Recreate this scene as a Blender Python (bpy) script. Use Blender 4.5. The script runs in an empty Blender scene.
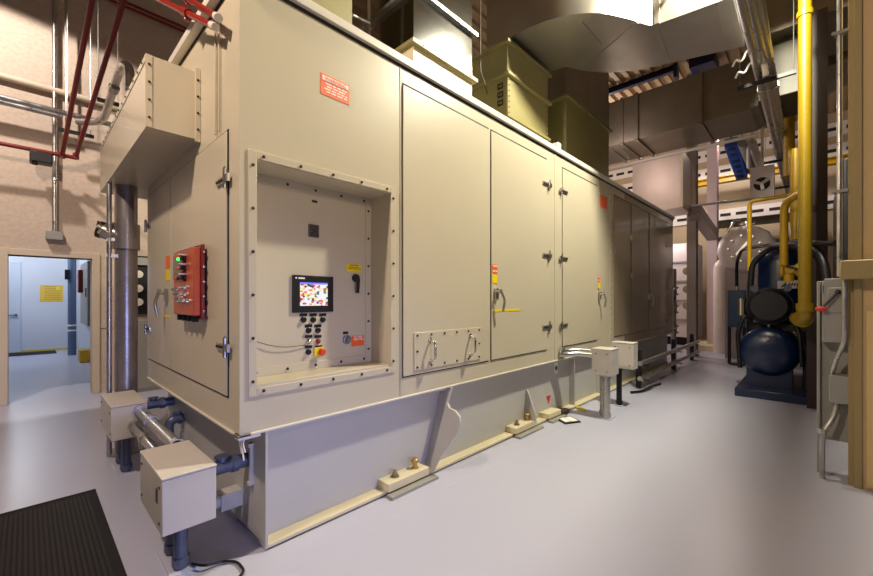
import bpy, bmesh, math, random
from mathutils import Vector, Matrix, Quaternion
random.seed(7)
C = bpy.context.scene.collection
sc = bpy.context.scene

# ------------------------------------------------------------------ camera
YAW = math.radians(43.72)
EYE = 1.45
FPX = 392.6
cam_d = bpy.data.cameras.new('camera'); cam = bpy.data.objects.new('camera', cam_d); C.objects.link(cam)
cam.location = (0, 0, EYE); cam.rotation_euler = (math.pi/2, 0, YAW - math.pi/2)
cam_d.sensor_width = 36; cam_d.lens = FPX/873*36; cam_d.shift_y = 11/873; cam_d.clip_start = .02
sc.camera = cam

# ------------------------------------------------------------------ world, lights, exposure
w = bpy.data.worlds.new('world'); sc.world = w; w.use_nodes = True
bg = w.node_tree.nodes['Background']; bg.inputs[0].default_value = (.80, .76, 1.0, 1); bg.inputs[1].default_value = .045
sc.view_settings.view_transform = 'Standard'; sc.view_settings.look = 'None'
sc.view_settings.exposure = 0.0; sc.view_settings.gamma = 1.0; sc.view_settings.use_curve_mapping = False

def lamp(name, kind, loc, power, col, size=.15, aim=None, spot=None, blend=.3, size_y=None):
    d = bpy.data.lights.new(name, kind); d.energy = power; d.color = col
    if kind == 'AREA':
        d.size = size
        if size_y: d.shape = 'RECTANGLE'; d.size_y = size_y
    else: d.shadow_soft_size = size
    if kind == 'SPOT': d.spot_size = math.radians(spot); d.spot_blend = blend
    o = bpy.data.objects.new(name, d); C.objects.link(o); o.location = loc
    if aim is not None:
        o.rotation_euler = (Vector(aim) - Vector(loc)).to_track_quat('-Z', 'Y').to_euler()
    return o
lamp('highbay_light_aisle', 'SPOT', (4.7, .50, 5.4), 1280, (1, .94, .74), .13, aim=(4.7, .50, 0), spot=174, blend=.06)
lamp('highbay_light_corner', 'SPOT', (-1.2, 2.0, 4.7), 520, (1, .80, .64), .10, aim=(-1.0, 1.8, 0), spot=172, blend=.1)
wash = lamp('wall_floodlight', 'SPOT', (-1.0, 6.0, 5.7), 500, (1, .88, .80), .08, aim=(-1.0, 7.97, 3.73), spot=76, blend=.12)
wash.scale = (2.8, 1, 1)
lamp('highbay_light_far', 'SPOT', (14.0, 1.9, 6.3), 300, (1, .86, .80), .25, aim=(14, 2, 0), spot=172, blend=.1)
lamp('highbay_light_far_aisle', 'POINT', (8.6, 3.0, 4.6), 45, (1, .84, .82), .2)
lamp('clutter_fill_light', 'POINT', (12.9, 3.4, 3.3), 50, (1, .90, .96), .12)  # added unseen fill that brightens the far clutter
lamp('highbay_light_deck', 'POINT', (12.5, 5.2, 5.8), 260, (1, .86, .78), .2)
lamp('annex_tube_light', 'POINT', (-.4, 13.6, 3.2), 115, (.92, .95, 1), .3)
lamp('cool_low_fill', 'SPOT', (.5, -4.2, .9), 680, (.34, .42, 1), .5, aim=(1.0, 2.3, .25), spot=36, blend=1.0)  # added unseen blue fill for cool light from behind, kept low on the skid
lamp('front_fill_light', 'SPOT', (1.3, -3.2, 3.6), 260, (1, .74, .55), .5, aim=(1.5, 2.3, 2.0), spot=46, blend=1.0)  # added unseen warm fill behind the camera, brightens the recessed panel

# ------------------------------------------------------------------ helpers
CF, SF = math.cos(YAW), math.sin(YAW)
def ray(px, py):
    u = (px - 436.5)/FPX; v = (299 - py)/FPX
    return Vector((CF + u*SF, SF - u*CF, v))
def at(px, py, X=None, Y=None, Z=None):        # a point of the place seen at a pixel, on a known plane
    d = ray(px, py)
    if X is not None: t = X/d.x
    elif Y is not None: t = Y/d.y
    else: t = (Z - EYE)/d.z
    return Vector((d.x*t, d.y*t, EYE + d.z*t))
def lin(c): 
    c = c/255
    return c/12.92 if c <= .04045 else ((c + .055)/1.055)**2.4
def rgb(r, g, b): return (lin(r), lin(g), lin(b), 1)

WP = {}                                        # world position of every empty / part
def wpos(o): return WP.get(o.name, Vector((0, 0, 0))) if o else Vector((0, 0, 0))
def tag(o, label, cat, group=None):
    o['label'] = label; o['category'] = cat
    if group: o['group'] = group
    return o
def thing(name, label, cat, loc, group=None):
    o = bpy.data.objects.new(name, None); C.objects.link(o); o.empty_display_size = .1
    o.location = loc; WP[o.name] = Vector(loc)
    return tag(o, label, cat, group)
def struct(o): o['kind'] = 'structure'; return o

class MB:
    def __init__(s): s.bm = bmesh.new()
    def faces(s, pts, fs):
        v = [s.bm.verts.new(p) for p in pts]
        for f in fs:
            try: s.bm.faces.new([v[i] for i in f])
            except ValueError: pass
        return s
    def box(s, x0, x1, y0, y1, z0, z1):
        x0, x1 = min(x0, x1), max(x0, x1); y0, y1 = min(y0, y1), max(y0, y1); z0, z1 = min(z0, z1), max(z0, z1)
        return s.faces([(x0,y0,z0),(x1,y0,z0),(x1,y1,z0),(x0,y1,z0),(x0,y0,z1),(x1,y0,z1),(x1,y1,z1),(x0,y1,z1)],
            [(3,2,1,0),(4,5,6,7),(0,1,5,4),(1,2,6,5),(2,3,7,6),(3,0,4,7)])
    def obox(s, c, ax, ay, az):                # centre and three half axes
        c, ax, ay, az = Vector(c), Vector(ax), Vector(ay), Vector(az)
        p = [c + sx*ax + sy*ay + sz*az for sz in (-1, 1) for sx, sy in ((-1,-1),(1,-1),(1,1),(-1,1))]
        return s.faces(p, [(3,2,1,0),(4,5,6,7),(0,1,5,4),(1,2,6,5),(2,3,7,6),(3,0,4,7)])
    def ring(s, x0, x1, z0, z1, wd, y0, y1):   # picture-frame ring in an XZ plane
        s.box(x0, x0+wd, y0, y1, z0, z1); s.box(x1-wd, x1, y0, y1, z0, z1)
        s.box(x0+wd, x1-wd, y0, y1, z0, z0+wd); s.box(x0+wd, x1-wd, y0, y1, z1-wd, z1); return s
    def cyl(s, p0, p1, r, r2=None, n=18):
        return s.sweep([Vector(p0), Vector(p1)], [r, r if r2 is None else r2], n)
    def sweep(s, pts, rs, n=12):
        pts = [Vector(p) for p in pts]; rows = []; ref = None
        for i, p in enumerate(pts):
            a = (pts[i] - pts[i-1]).normalized() if i else None
            b = (pts[i+1] - pts[i]).normalized() if i < len(pts)-1 else None
            t = (a + b).normalized() if a and b else (a or b)
            if ref is None: ref = t.orthogonal().normalized()
            ref = (ref - ref.dot(t)*t).normalized(); bi = t.cross(ref)
            r = rs[i] if isinstance(rs, (list, tuple)) else rs
            rows.append([s.bm.verts.new(p + r*(math.cos(k*2*math.pi/n)*ref + math.sin(k*2*math.pi/n)*bi)) for k in range(n)])
        for a, b in zip(rows, rows[1:]):
            for k in range(n): s.bm.faces.new([a[k], a[(k+1) % n], b[(k+1) % n], b[k]])
        s.bm.faces.new(rows[0][::-1]); s.bm.faces.new(rows[-1]); return s
    def tube(s, pts, r, bend=.08, n=12, k=6):
        pts = [Vector(p) for p in pts]; out = [pts[0]]
        for a, b, c in zip(pts, pts[1:], pts[2:]):
            d = min(bend, (a-b).length*.48, (c-b).length*.48)
            p, q = b + (a-b).normalized()*d, b + (c-b).normalized()*d
            for i in range(k+1):
                t = i/k; out.append(p*(1-t)**2 + b*2*t*(1-t) + q*t*t)
        out.append(pts[-1]); return s.sweep(out, r, n)
    def prism(s, poly, vec):
        vec = Vector(vec); a = [Vector(p) for p in poly]; n = len(a)
        return s.faces(a + [p + vec for p in a], [tuple(range(n))[::-1], tuple(range(n, 2*n))] + [(i, (i+1) % n, n+(i+1) % n, n+i) for i in range(n)])
    def lathe(s, prof, org, axis=(0, 0, 1), n=24):  # prof: (radius, along axis)
        org = Vector(org); ax = Vector(axis).normalized(); u = ax.orthogonal().normalized(); v = ax.cross(u); rows = []
        for r, h in prof:
            rows.append([s.bm.verts.new(org + ax*h + max(r, 1e-4)*(math.cos(k*2*math.pi/n)*u + math.sin(k*2*math.pi/n)*v)) for k in range(n)])
        for a, b in zip(rows, rows[1:]):
            for k in range(n): s.bm.faces.new([a[k], a[(k+1) % n], b[(k+1) % n], b[k]])
        s.bm.faces.new(rows[0][::-1]); s.bm.faces.new(rows[-1]); return s
    def bolt(s, p, nrm, r=.011, h=.009):
        p = Vector(p); nrm = Vector(nrm).normalized()
        s.cyl(p, p + nrm*h*.3, r*1.35, n=10); return s.cyl(p, p + nrm*h, r, n=6)
    def mesh(s, name, m, ang=35):
        bmesh.ops.recalc_face_normals(s.bm, faces=s.bm.faces)
        me = bpy.data.meshes.new(name); s.bm.to_mesh(me); s.bm.free()
        for mm in (m if isinstance(m, (list, tuple)) else [m]): me.materials.append(mm)
        for p in me.polygons: p.use_smooth = True
        me.set_sharp_from_angle(angle=math.radians(ang)); return me
    def out(s, name, m, parent=None, bevel=0, origin=None):
        vs = [v.co for v in s.bm.verts]
        lo = Vector([min(v[i] for v in vs) for i in range(3)]); hi = Vector([max(v[i] for v in vs) for i in range(3)])
        org = Vector(origin) if origin is not None else Vector(((lo.x+hi.x)/2, (lo.y+hi.y)/2, lo.z))
        bmesh.ops.translate(s.bm, verts=s.bm.verts, vec=-org)
        o = bpy.data.objects.new(name, s.mesh(name, m)); C.objects.link(o)
        if parent: o.parent = parent
        o.location = org - wpos(parent); WP[o.name] = org
        if bevel:
            b = o.modifiers.new('bevel', 'BEVEL'); b.width = bevel; b.segments = 2; b.limit_method = 'ANGLE'; b.angle_limit = math.radians(40)
        return o
def inst(me, name, loc, nrm, parent, roll=0):  # a copy of a shared small mesh whose local +Z is put along nrm
    o = bpy.data.objects.new(name, me); C.objects.link(o); o.parent = parent
    o.location = Vector(loc) - wpos(parent)
    o.rotation_euler = (Vector(nrm).to_track_quat('Z', 'Y') @ Quaternion((0, 0, 1), roll)).to_euler(); WP[o.name] = Vector(loc)
    return o
def lettering(txt, size, m, loc, xdir, zdir, parent, name='lettering'):
    cu = bpy.data.curves.new('t', 'FONT'); cu.body = txt; cu.size = size; cu.extrude = .0006; cu.align_x = 'CENTER'; cu.align_y = 'CENTER'
    tmp = bpy.data.objects.new('t', cu); C.objects.link(tmp)
    bpy.context.view_layer.update()
    me = bpy.data.meshes.new_from_object(tmp.evaluated_get(bpy.context.evaluated_depsgraph_get()))
    bpy.data.objects.remove(tmp); bpy.data.curves.remove(cu)
    me.materials.clear(); me.materials.append(m)
    x, z = Vector(xdir), Vector(zdir); n = x.cross(z)
    o = bpy.data.objects.new(name, me); C.objects.link(o); o.parent = parent
    o.matrix_local = Matrix.Translation(Vector(loc) - wpos(parent)) @ Matrix((x, z, n)).transposed().to_4x4()
    return o

# ------------------------------------------------------------------ materials
def mat(name, col, rough=.5, metal=0, var=.06, vscale=3, bump=0, bscale=60, coat=0, rvar=0, emit=0, fine=0):
    m = bpy.data.materials.new(name); m.use_nodes = True; nt = m.node_tree; b = nt.nodes['Principled BSDF']
    b.inputs['Roughness'].default_value = rough; b.inputs['Metallic'].default_value = metal; b.inputs['Coat Weight'].default_value = coat
    tc = nt.nodes.new('ShaderNodeTexCoord')
    nz = nt.nodes.new('ShaderNodeTexNoise'); nz.inputs['Scale'].default_value = vscale; nz.inputs['Detail'].default_value = 6
    nt.links.new(tc.outputs['Object'], nz.inputs['Vector'])
    mx = nt.nodes.new('ShaderNodeMix'); mx.data_type = 'RGBA'
    c0 = [max(0, c*(1-var*2)) for c in col[:3]] + [1]; c1 = [min(1, c*(1+var*2)) for c in col[:3]] + [1]
    mx.inputs[6].default_value = c0; mx.inputs[7].default_value = c1
    nt.links.new(nz.outputs['Fac'], mx.inputs[0]); nt.links.new(mx.outputs[2], b.inputs['Base Color'])
    if rvar:
        mr = nt.nodes.new('ShaderNodeMapRange'); mr.inputs[1].default_value = .3; mr.inputs[2].default_value = .7
        mr.inputs[3].default_value = max(0, rough-rvar); mr.inputs[4].default_value = rough+rvar
        nt.links.new(nz.outputs['Fac'], mr.inputs[0]); nt.links.new(mr.outputs[0], b.inputs['Roughness'])
    if bump:
        n2 = nt.nodes.new('ShaderNodeTexNoise'); n2.inputs['Scale'].default_value = bscale; n2.inputs['Detail'].default_value = 4
        nt.links.new(tc.outputs['Object'], n2.inputs['Vector'])
        bp = nt.nodes.new('ShaderNodeBump'); bp.inputs['Strength'].default_value = bump; bp.inputs['Distance'].default_value = .01
        nt.links.new(n2.outputs['Fac'], bp.inputs['Height']); nt.links.new(bp.outputs[0], b.inputs['Normal'])
    if emit:
        b.inputs['Emission Color'].default_value = col; b.inputs['Emission Strength'].default_value = emit
    return m
PAINT = mat('beige enamel', rgb(198, 188, 164), .34, 0, .03, 1.5, .05, 14, coat=.15)
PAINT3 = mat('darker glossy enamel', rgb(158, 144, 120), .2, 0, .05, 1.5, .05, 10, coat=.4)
PAINT2 = mat('beige enamel base', rgb(186, 183, 178), .38, 0, .05, 2, .05, 14)
TRIM = mat('pale enamel trim', rgb(214, 208, 194), .36, 0, .03, 3)
BOXP = mat('junction box enamel', rgb(196, 190, 182), .45, 0, .05, 4)
CREAM = mat('cream enamel', rgb(214, 202, 168), .42, 0, .05, 5)
OLIVE = mat('olive beige duct paint', rgb(132, 124, 82), .42, 0, .07, 3)
SEAL = mat('black rubber seal', rgb(28, 24, 20), .7)
BLACK = mat('black plastic', rgb(22, 22, 24), .4)
STEEL = mat('zinc plated steel', rgb(190, 188, 182), .32, 1, .1, 20)
DARKSTEEL = mat('dark bolt steel', rgb(78, 74, 70), .4, .9, .12, 20)
GALV = mat('galvanised steel', rgb(186, 184, 180), .33, .95, .12, 9, .06, 25, rvar=.1)
DUCT = mat('sheet metal duct', rgb(190, 184, 174), .28, .85, .10, 2.2, .04, 3)
DUCT1 = mat('bright brushed duct', rgb(170, 169, 165), .10, 1, .08, 3, .05, 6)
DARKDUCT = mat('tarnished dark duct', rgb(132, 122, 106), .42, .7, .18, 1.6, .08, 6)
CHROME = mat('polished chrome', rgb(220, 218, 212), .14, 1, .02)
PIPEM = mat('weathered steel pipe', rgb(156, 148, 144), .32, .75, .16, 7, .06, 30)
REDPIPE = mat('dark red pipe paint', rgb(120, 24, 24), .38, 0, .08, 8)
REDB = mat('bright red pipe paint', rgb(130, 26, 18), .35, 0, .06, 8)
REDBOX = mat('orange red enamel', rgb(184, 74, 30), .35, 0, .05, 8)
YEL = mat('safety yellow pipe paint', rgb(186, 148, 14), .36, 0, .06, 6)
YELM = mat('dimmed yellow pipe paint', rgb(138, 112, 10), .4, 0, .08, 6)  # pipe yellow darkened in colour to offset the close aisle lamp
YELD = mat('lemon label yellow', rgb(240, 214, 20), .5, 0, .02)
ORANGE = mat('warning orange', rgb(240, 104, 44), .5, 0, .02)
WHITE = mat('white print', rgb(240, 236, 228), .5, 0, .02)
BLUE = mat('deep blue machine enamel', rgb(8, 27, 62), .3, 0, .1, 5, coat=.2)
CABBLUE = mat('dark teal blue enamel', rgb(16, 48, 84), .35, 0, .06, 5)
BLUEB = mat('bright blue paint', rgb(20, 74, 170), .4, 0, .08, 6)
NAVY = mat('navy steel paint', rgb(20, 26, 70), .45, 0, .08, 4)
BLUEPIPE = mat('blue grey conduit coating', rgb(92, 98, 120), .4, .4, .15, 16)
MACH = mat('black machinery', rgb(24, 24, 28), .45, .3, .2, 8)
GREYP = mat('grey enamel', rgb(150, 148, 140), .42, 0, .05, 5)
GREYC = mat('grey column paint', rgb(160, 148, 142), .5, 0, .06, 4)
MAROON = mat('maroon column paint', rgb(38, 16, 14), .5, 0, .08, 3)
RUBBER = mat('mat rubber', rgb(15, 12, 11), .8, 0, .15, 40)
TANW = mat('tan wall paint', rgb(200, 170, 120), .5, 0, .04, 3, .05, 30)
TANP = mat('tan post paint', rgb(158, 138, 92), .42, 0, .04, 3)
GREEN = mat('green pipe paint', rgb(20, 130, 70), .4)
WHITETANK = mat('white tank jacket', rgb(224, 212, 204), .4, .1, .06, 6)
FOOD = mat('brass fitting', rgb(180, 150, 92), .35, .9, .1, 20)
CARD = mat('cardboard brown', rgb(120, 90, 60), .8)
FRAME_T = mat('door frame tan paint', rgb(206, 191, 166), .5, 0, .05, 4)
ANNEXW = mat('annex wall white', rgb(206, 212, 222), .55, 0, .03, 2)
SIDING = mat('beige siding', rgb(190, 172, 140), .5, 0, .06, 2)
WIRE = mat('thin wire', rgb(100, 90, 76), .5, .3)
REDSIGN = mat('red print', rgb(200, 40, 30), .5)

def concrete():
    m = mat('cast concrete', rgb(204, 186, 168), .85, 0, .07, 1.1, .35, 18)
    nt = m.node_tree; b = nt.nodes['Principled BSDF']; src = b.inputs['Base Color'].links[0].from_socket
    tc = nt.nodes.new('ShaderNodeTexCoord'); n = nt.nodes.new('ShaderNodeTexNoise'); n.inputs['Scale'].default_value = 22; n.inputs['Detail'].default_value = 8
    mp = nt.nodes.new('ShaderNodeMapping'); mp.inputs['Scale'].default_value = (1, 1, 1.3)
    nt.links.new(tc.outputs['Object'], mp.inputs[0]); nt.links.new(mp.outputs[0], n.inputs['Vector'])
    r = nt.nodes.new('ShaderNodeValToRGB'); r.color_ramp.elements[0].position = .3; r.color_ramp.elements[0].color = (.74, .68, .62, 1); r.color_ramp.elements[1].position = .62; r.color_ramp.elements[1].color = (1, 1, 1, 1)
    nt.links.new(n.outputs['Fac'], r.inputs[0])
    mx = nt.nodes.new('ShaderNodeMix'); mx.data_type = 'RGBA'; mx.blend_type = 'MULTIPLY'; mx.inputs[0].default_value = .45
    nt.links.new(src, mx.inputs[6]); nt.links.new(r.outputs[0], mx.inputs[7]); nt.links.new(mx.outputs[2], b.inputs['Base Color'])
    return m
CONC = concrete()
def floor_mat():
    m = mat('grey epoxy floor', rgb(180, 181, 199), .3, 0, .03, .9, .02, 1.2)
    return m
FLOORM = floor_mat()

# shared small meshes (local +Z points out of the surface)
BOLT_ME = MB().bolt((0, 0, 0), (0, 0, 1), .0068, .009).mesh('bolt', DARKSTEEL)
SMALLBOLT_ME = MB().bolt((0, 0, 0), (0, 0, 1), .006, .006).mesh('screw', DARKSTEEL)

# ------------------------------------------------------------------ setting
def slab(name, m, *b): return struct(MB().box(*b).out(name, m))
WY = 7.97                                       # concrete wall plane
slab('floor', FLOORM, -6, 17.2, -6, 15.7, -.2, 0)
DX0, DX1, DZ = -.17, .70, 2.06
wl = MB(); wl.box(-6, DX0, WY, WY+.25, 0, 7.2); wl.box(DX1, 17.2, WY, WY+.25, 0, 7.2); wl.box(DX0, DX1, WY, WY+.25, DZ, 7.2)
struct(wl.out('wall_left', CONC))
dk = mat('ceiling deck paint', rgb(176, 150, 112), .6, 0, .06, 2)
cl = MB(); cl.box(-6, 17.2, -6, WY+.25, 7.2, 7.3)
for k in range(58): cl.box(-6, 17.2, -6+k*.24, -5.9+k*.24, 7.13, 7.2)
struct(cl.out('ceiling', dk))
wb = MB(); wb.box(17, 17.2, -6, WY, 0, 7.13); struct(wb.out('wall_back', SIDING))
fr = MB()                                       # door frame around the opening
fr.box(DX0-.11, DX0, WY-.03, WY+.25, 0, DZ+.09); fr.box(DX1, DX1+.09, WY-.03, WY+.25, 0, DZ+.09); fr.box(DX0, DX1, WY-.03, WY+.25, DZ, DZ+.09)
struct(fr.out('door_1', FRAME_T, bevel=.006))
struct(MB().box(DX1+.09, .95, WY-.004, WY, .985, 1.0).box(-4, DX0-.11, WY-.004, WY, .985, 1.0).out('trim_1', mat('wall joint filler', rgb(120, 98, 80), .9)))  # darker brown strip along the horizontal wall joint
# annex room beyond the doorway
AY = 15.5
aw = MB(); aw.box(-4, 4.2, AY, AY+.2, 0, 3.5); struct(aw.out('wall_annex_back', ANNEXW))
struct(MB().box(1.04, 1.2, WY+.25, AY, 0, 3.5).out('wall_annex_right', ANNEXW))
struct(MB().box(-4.2, -4, WY+.25, AY, 0, 3.5).out('wall_annex_left', ANNEXW))
struct(MB().box(-4.2, 4.2, WY+.25, AY+.2, 3.5, 3.6).out('ceiling_annex', ANNEXW))
p0, p1 = at(2, 352, Y=AY), at(21, 352, Y=AY)
d2 = MB(); d2.box(p0.x-.9, p1.x, AY-.05, AY, 0.02, 2.45)
d2o = struct(d2.out('door_2', mat('annex door paint', rgb(196, 206, 220), .45, 0, .02), bevel=.004))
h = MB(); hp = at(16, 315, Y=AY-.06); h.cyl((hp.x, AY-.12, hp.z), (hp.x, AY-.05, hp.z), .03); h.tube([(hp.x, AY-.11, hp.z), (hp.x-.14, AY-.11, hp.z)], .014); h.out('door_handle', DARKSTEEL, d2o)
struct(MB().box(-4, 1.04, AY-.02, AY, 0, .05).out('baseboard_annex', mat('yellow floor edge', rgb(196, 180, 60), .5)))

# tan wall at the right with its end post
WX = 4.42
struct(MB().box(WX, WX+.22, -6, -.25, 0, 7.2).out('wall_right', TANW))
post = MB(); post.box(WX-.02, WX+.24, -.25, -.235, 0, 7.13); post.box(WX-.02, WX, -.275, -.25, 0, 7.13); post.box(WX+.02, WX+.04, -.235, -.205, 0, 7.13)
struct(post.out('trim_post', TANP))
lp = MB().box(WX-.16, WX, -3, -.155, 1.60, 1.74); struct(lp.out('trim_ledge', TANP, bevel=.006))
struct(MB().box(WX-.012, WX, -3, -.30, .02, 1.36).out('trim_panel', mat('pale tan wall panel', rgb(218, 188, 132), .45, 0, .03, 3)))

# back wall: slotted white panels and beige strips
for k, (z0, z1) in enumerate(((5.75, 6.15), (6.4, 6.8), (4.2, 4.6))):
    o = MB().box(16.93, 16.998, -3, 7, z0, z1).out('slotted_panel', WHITE)
    tag(o, ('white slotted wall panel just above the yellow crane beam', 'white slotted wall panel highest on the far wall', 'white slotted wall panel below the yellow crane beam')[k], 'wall panel', 'slotted panels on the far wall')
    s = MB()
    for j in range(22): s.box(16.92, 16.935, -2.8+j*.44, -2.5+j*.44, (z0+z1)/2-.05, (z0+z1)/2+.05)
    s.out('slot', SEAL, o)
cb = MB(); cb.box(15.92, 16.18, -4, 7.8, 5.32, 5.35).box(15.92, 16.18, -4, 7.8, 5.50, 5.53).box(16.03, 16.07, -4, 7.8, 5.35, 5.50)
tag(cb.out('crane_beam', YEL), 'yellow crane runway beam crossing in front of the far wall', 'beam')

# ------------------------------------------------------------------ turbine enclosure
X0, X1, Y0, Y1 = .81, 10.1, 2.27, 4.62
ZB, ZT = .70, 3.22
REC = (.90, 1.875, .962, 2.235); RD = .25
E = thing('turbine_enclosure', 'long beige walk-in machine enclosure on a steel skid in the middle of the hall', 'enclosure', (5.4, 3.4, 0))
b = MB(); rx0, rx1, rz0, rz1 = REC
b.box(X0, rx0, Y0, Y0+RD, ZB, ZT); b.box(rx1, 6.93, Y0, Y0+RD, ZB, ZT)
b.box(rx0, rx1, Y0, Y0+RD, ZB, rz0); b.box(rx0, rx1, Y0, Y0+RD, rz1, ZT); b.box(X0, 6.93, Y0+RD, Y1, ZB, ZT)
b.out('housing', PAINT, E)
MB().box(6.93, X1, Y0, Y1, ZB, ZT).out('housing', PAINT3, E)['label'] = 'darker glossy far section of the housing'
MB().box(X0-.05, X1+.03, Y0-.03, Y1+.05, ZT+.022, ZT+.082).out('roof_rim', TRIM, E, bevel=.005)
MB().box(X0-.004, X1+.004, Y0-.004, Y1, ZT, ZT+.022).out('rim_gap_shade', SEAL, E)  # dark gap strip, also paints the shadow band under the rim
lipm = MB(); lipm.box(X0-.012, X1, Y0-.012, Y0+.06, ZB-.012, ZB+.002); lipm.box(X0-.012, X0+.06, Y0-.012, Y1, ZB-.012, ZB+.002)
lipm.out('bottom_lip', TRIM, E, bevel=.003)
def xf(px, Y=Y0): return at(px, 299, Y=Y).x
def ye(px, X=X0): return at(px, 299, X=X).y
# vertical seam strips on the long side
for px, wd in ((400, .006), (555, .03), (610.5, .05)):
    x = xf(px); o = MB().box(x-wd/2, x+wd/2, Y0-.004, Y0, ZB, ZT).out('seam_strip', PAINT, E)
    if wd > .04:
        for k in range(24): inst(SMALLBOLT_ME, 'bolt', (x, Y0-.004, ZB+.08+k*.105), (0, -1, 0), o)
    o2 = MB().box(x+wd/2, x+wd/2+.0035, Y0-.002, Y0, ZB, ZT).out('seam', SEAL, E)

def hinge(p, nrm, along, parent):               # barrel hinge with a bolted strap each side
    p, nrm, al = Vector(p), Vector(nrm), Vector(along)
    m = MB(); m.cyl(p + nrm*.012 - Vector((0, 0, .055)), p + nrm*.012 + Vector((0, 0, .055)), .011, n=12)
    m.cyl(p + nrm*.012 + Vector((0, 0, .055)), p + nrm*.012 + Vector((0, 0, .066)), .007, n=10)
    m.obox(p + al*.08 + nrm*.006, al*.075, nrm*.005, Vector((0, 0, .020)))
    m.obox(p - al*.025 + nrm*.008, al*.025, nrm*.007, Vector((0, 0, .022)))
    h = m.out('hinge', STEEL, parent)
    for k in range(3): inst(BOLT_ME, 'bolt', p + al*(.045+.042*k) + nrm*.011, nrm, h)
    return h
def lever(p, nrm, side, parent):                # escutcheon with a curved pull lever hanging down
    p, nrm, sd = Vector(p), Vector(nrm), Vector(side)
    m = MB(); m.obox(p + nrm*.012, sd*.024, nrm*.012, Vector((0, 0, .055))); m.cyl(p + nrm*.02 + Vector((0, 0, .02)), p + nrm*.06 + Vector((0, 0, .02)), .014)
    q = p + nrm*.055
    m.tube([q + Vector((0, 0, .05)), q + sd*.02 + Vector((0, 0, 0)) + nrm*.01, q + sd*.045 + Vector((0, 0, -.06)) + nrm*.025, q + sd*.042 + Vector((0, 0, -.17)) + nrm*.005], .012, .06)
    return m.out('handle', STEEL, parent, bevel=.002)
def decal(name, x0, x1, z0, z1, m, parent, y=None, label=None):
    o = MB().box(x0, x1, (Y0 if y is None else y)-.003, (Y0 if y is None else y), z0, z1).out(name, m, parent)
    if label: o['label'] = label
    return o
def print_lines(x0, x1, zs, m, parent, y, hgt=.006):
    s = MB()
    for z in zs:
        x = x0 + random.uniform(0, .02)
        while x < x1 - .01:
            wd = min(random.uniform(.02, .05), x1-x); s.box(x, x+wd, y-.0012, y, z-hgt/2, z+hgt/2); x += wd + .009
    return s.out('lettering', m, parent)

DT = .012
def door_leaf(xa, xb, za, zb, m=PAINT):
    MB().box(xa-.004, xb+.004, Y0-.003, Y0, za-.010, zb+.020).out('door_seal', SEAL, E)
    return MB().box(xa, xb, Y0-DT, Y0-.003, za, zb).out('door', m, E, bevel=.003)
ZD0, ZD1 = .855, 3.09
leaves = [(402.5, 488.3), (490.6, 546.5), (562, 597), (614, 629.5), (631, 647.5), (649, 667)]
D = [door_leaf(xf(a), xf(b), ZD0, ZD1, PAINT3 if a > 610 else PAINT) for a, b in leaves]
N = Vector((0, -1, 0))
for z in (2.80, 1.96, 1.12):
    hinge((xf(548), Y0-DT, z), N, (-1, 0, 0), D[1]); hinge((xf(560.5), Y0-DT, z), N, (1, 0, 0), D[2])
for z in (2.62, 1.72, 1.0): hinge((xf(666), Y0-DT, z), N, (-1, 0, 0), D[5])
for z in (2.5, 1.85): hinge((xf(630.5), Y0-DT, z), N, (1, 0, 0), D[4])
# handles with small stickers and a yellow stripe
for px, dr, so in ((494.5, D[1], 1), (598.5, D[2], 1), (648, D[4], 1)):
    x = xf(px); big = px < 600
    zc = 1.50
    lever((x, Y0-DT, zc), N, (1, 0, 0), dr)
    if big:
        decal('sticker', x-.055, x+.03, zc+.20, zc+.29, ORANGE, dr, Y0-DT, 'orange warning sticker'); decal('sticker', x-.055, x+.03, zc+.105, zc+.19, YELD, dr, Y0-DT, 'yellow caution sticker')
        print_lines(x-.05, x+.025, (zc+.275, zc+.225), WHITE, dr, Y0-DT-.003, .012)
x = xf(491.5); decal('stripe', x, xf(520), 1.325, 1.345, YELD, D[1], Y0-DT, 'yellow marking stripe')
MB().box(xf(600), xf(607), Y0-.004, Y0, 2.82, 3.0).out('sticker', ORANGE, E)['label'] = 'orange warning sticker'

# bolted access plate with two pull handles on the lowest part of the first door
ax0, ax1 = xf(414.5, Y0-.02), xf(481, Y0-.02); az0, az1 = .885, 1.185
ap = MB().box(ax0, ax1, Y0-DT-.008, Y0-DT, az0, az1).out('access_plate', PAINT, E, bevel=.002)
for k in range(6):
    for z in (az0+.025, az1-.025): inst(BOLT_ME, 'bolt', (ax0+.03+(ax1-ax0-.06)*k/5, Y0-DT-.008, z), N, ap)
for x in (ax0+.03, ax1-.03): inst(BOLT_ME, 'bolt', (x, Y0-DT-.008, (az0+az1)/2), N, ap)
for px in (430, 470):
    x = xf(px, Y0-.02); y = Y0-DT-.008
    m = MB(); m.tube([(x, y, 1.115), (x, y-.06, 1.10), (x, y-.06, .955), (x, y, .94)], .011, .05); m.cyl((x, y, 1.115), (x, y-.006, 1.115), .02); m.cyl((x, y, .94), (x, y-.006, .94), .02)
    m.out('pull_handle', CHROME, ap)

# warning sign high on the first panel
sx0, sx1, sz0, sz1 = xf(320.5), xf(349.3), 2.765, 2.90
wsg = decal('warning_sign', sx0, sx1, sz0, sz1, ORANGE, E, Y0, 'orange warning sign with white print')
hd = decal('header', sx0+.012, sx1-.012, sz1-.042, sz1-.012, WHITE, wsg, Y0-.003)
lettering('WARNING', .034, ORANGE, ((sx0+sx1)/2, Y0-.0068, sz1-.028), (1, 0, 0), (0, 0, 1), wsg)
print_lines(sx0+.025, sx1-.02, (sz1-.058, sz1-.075, sz1-.092, sz1-.109), WHITE, wsg, Y0-.003, .008)

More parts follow.
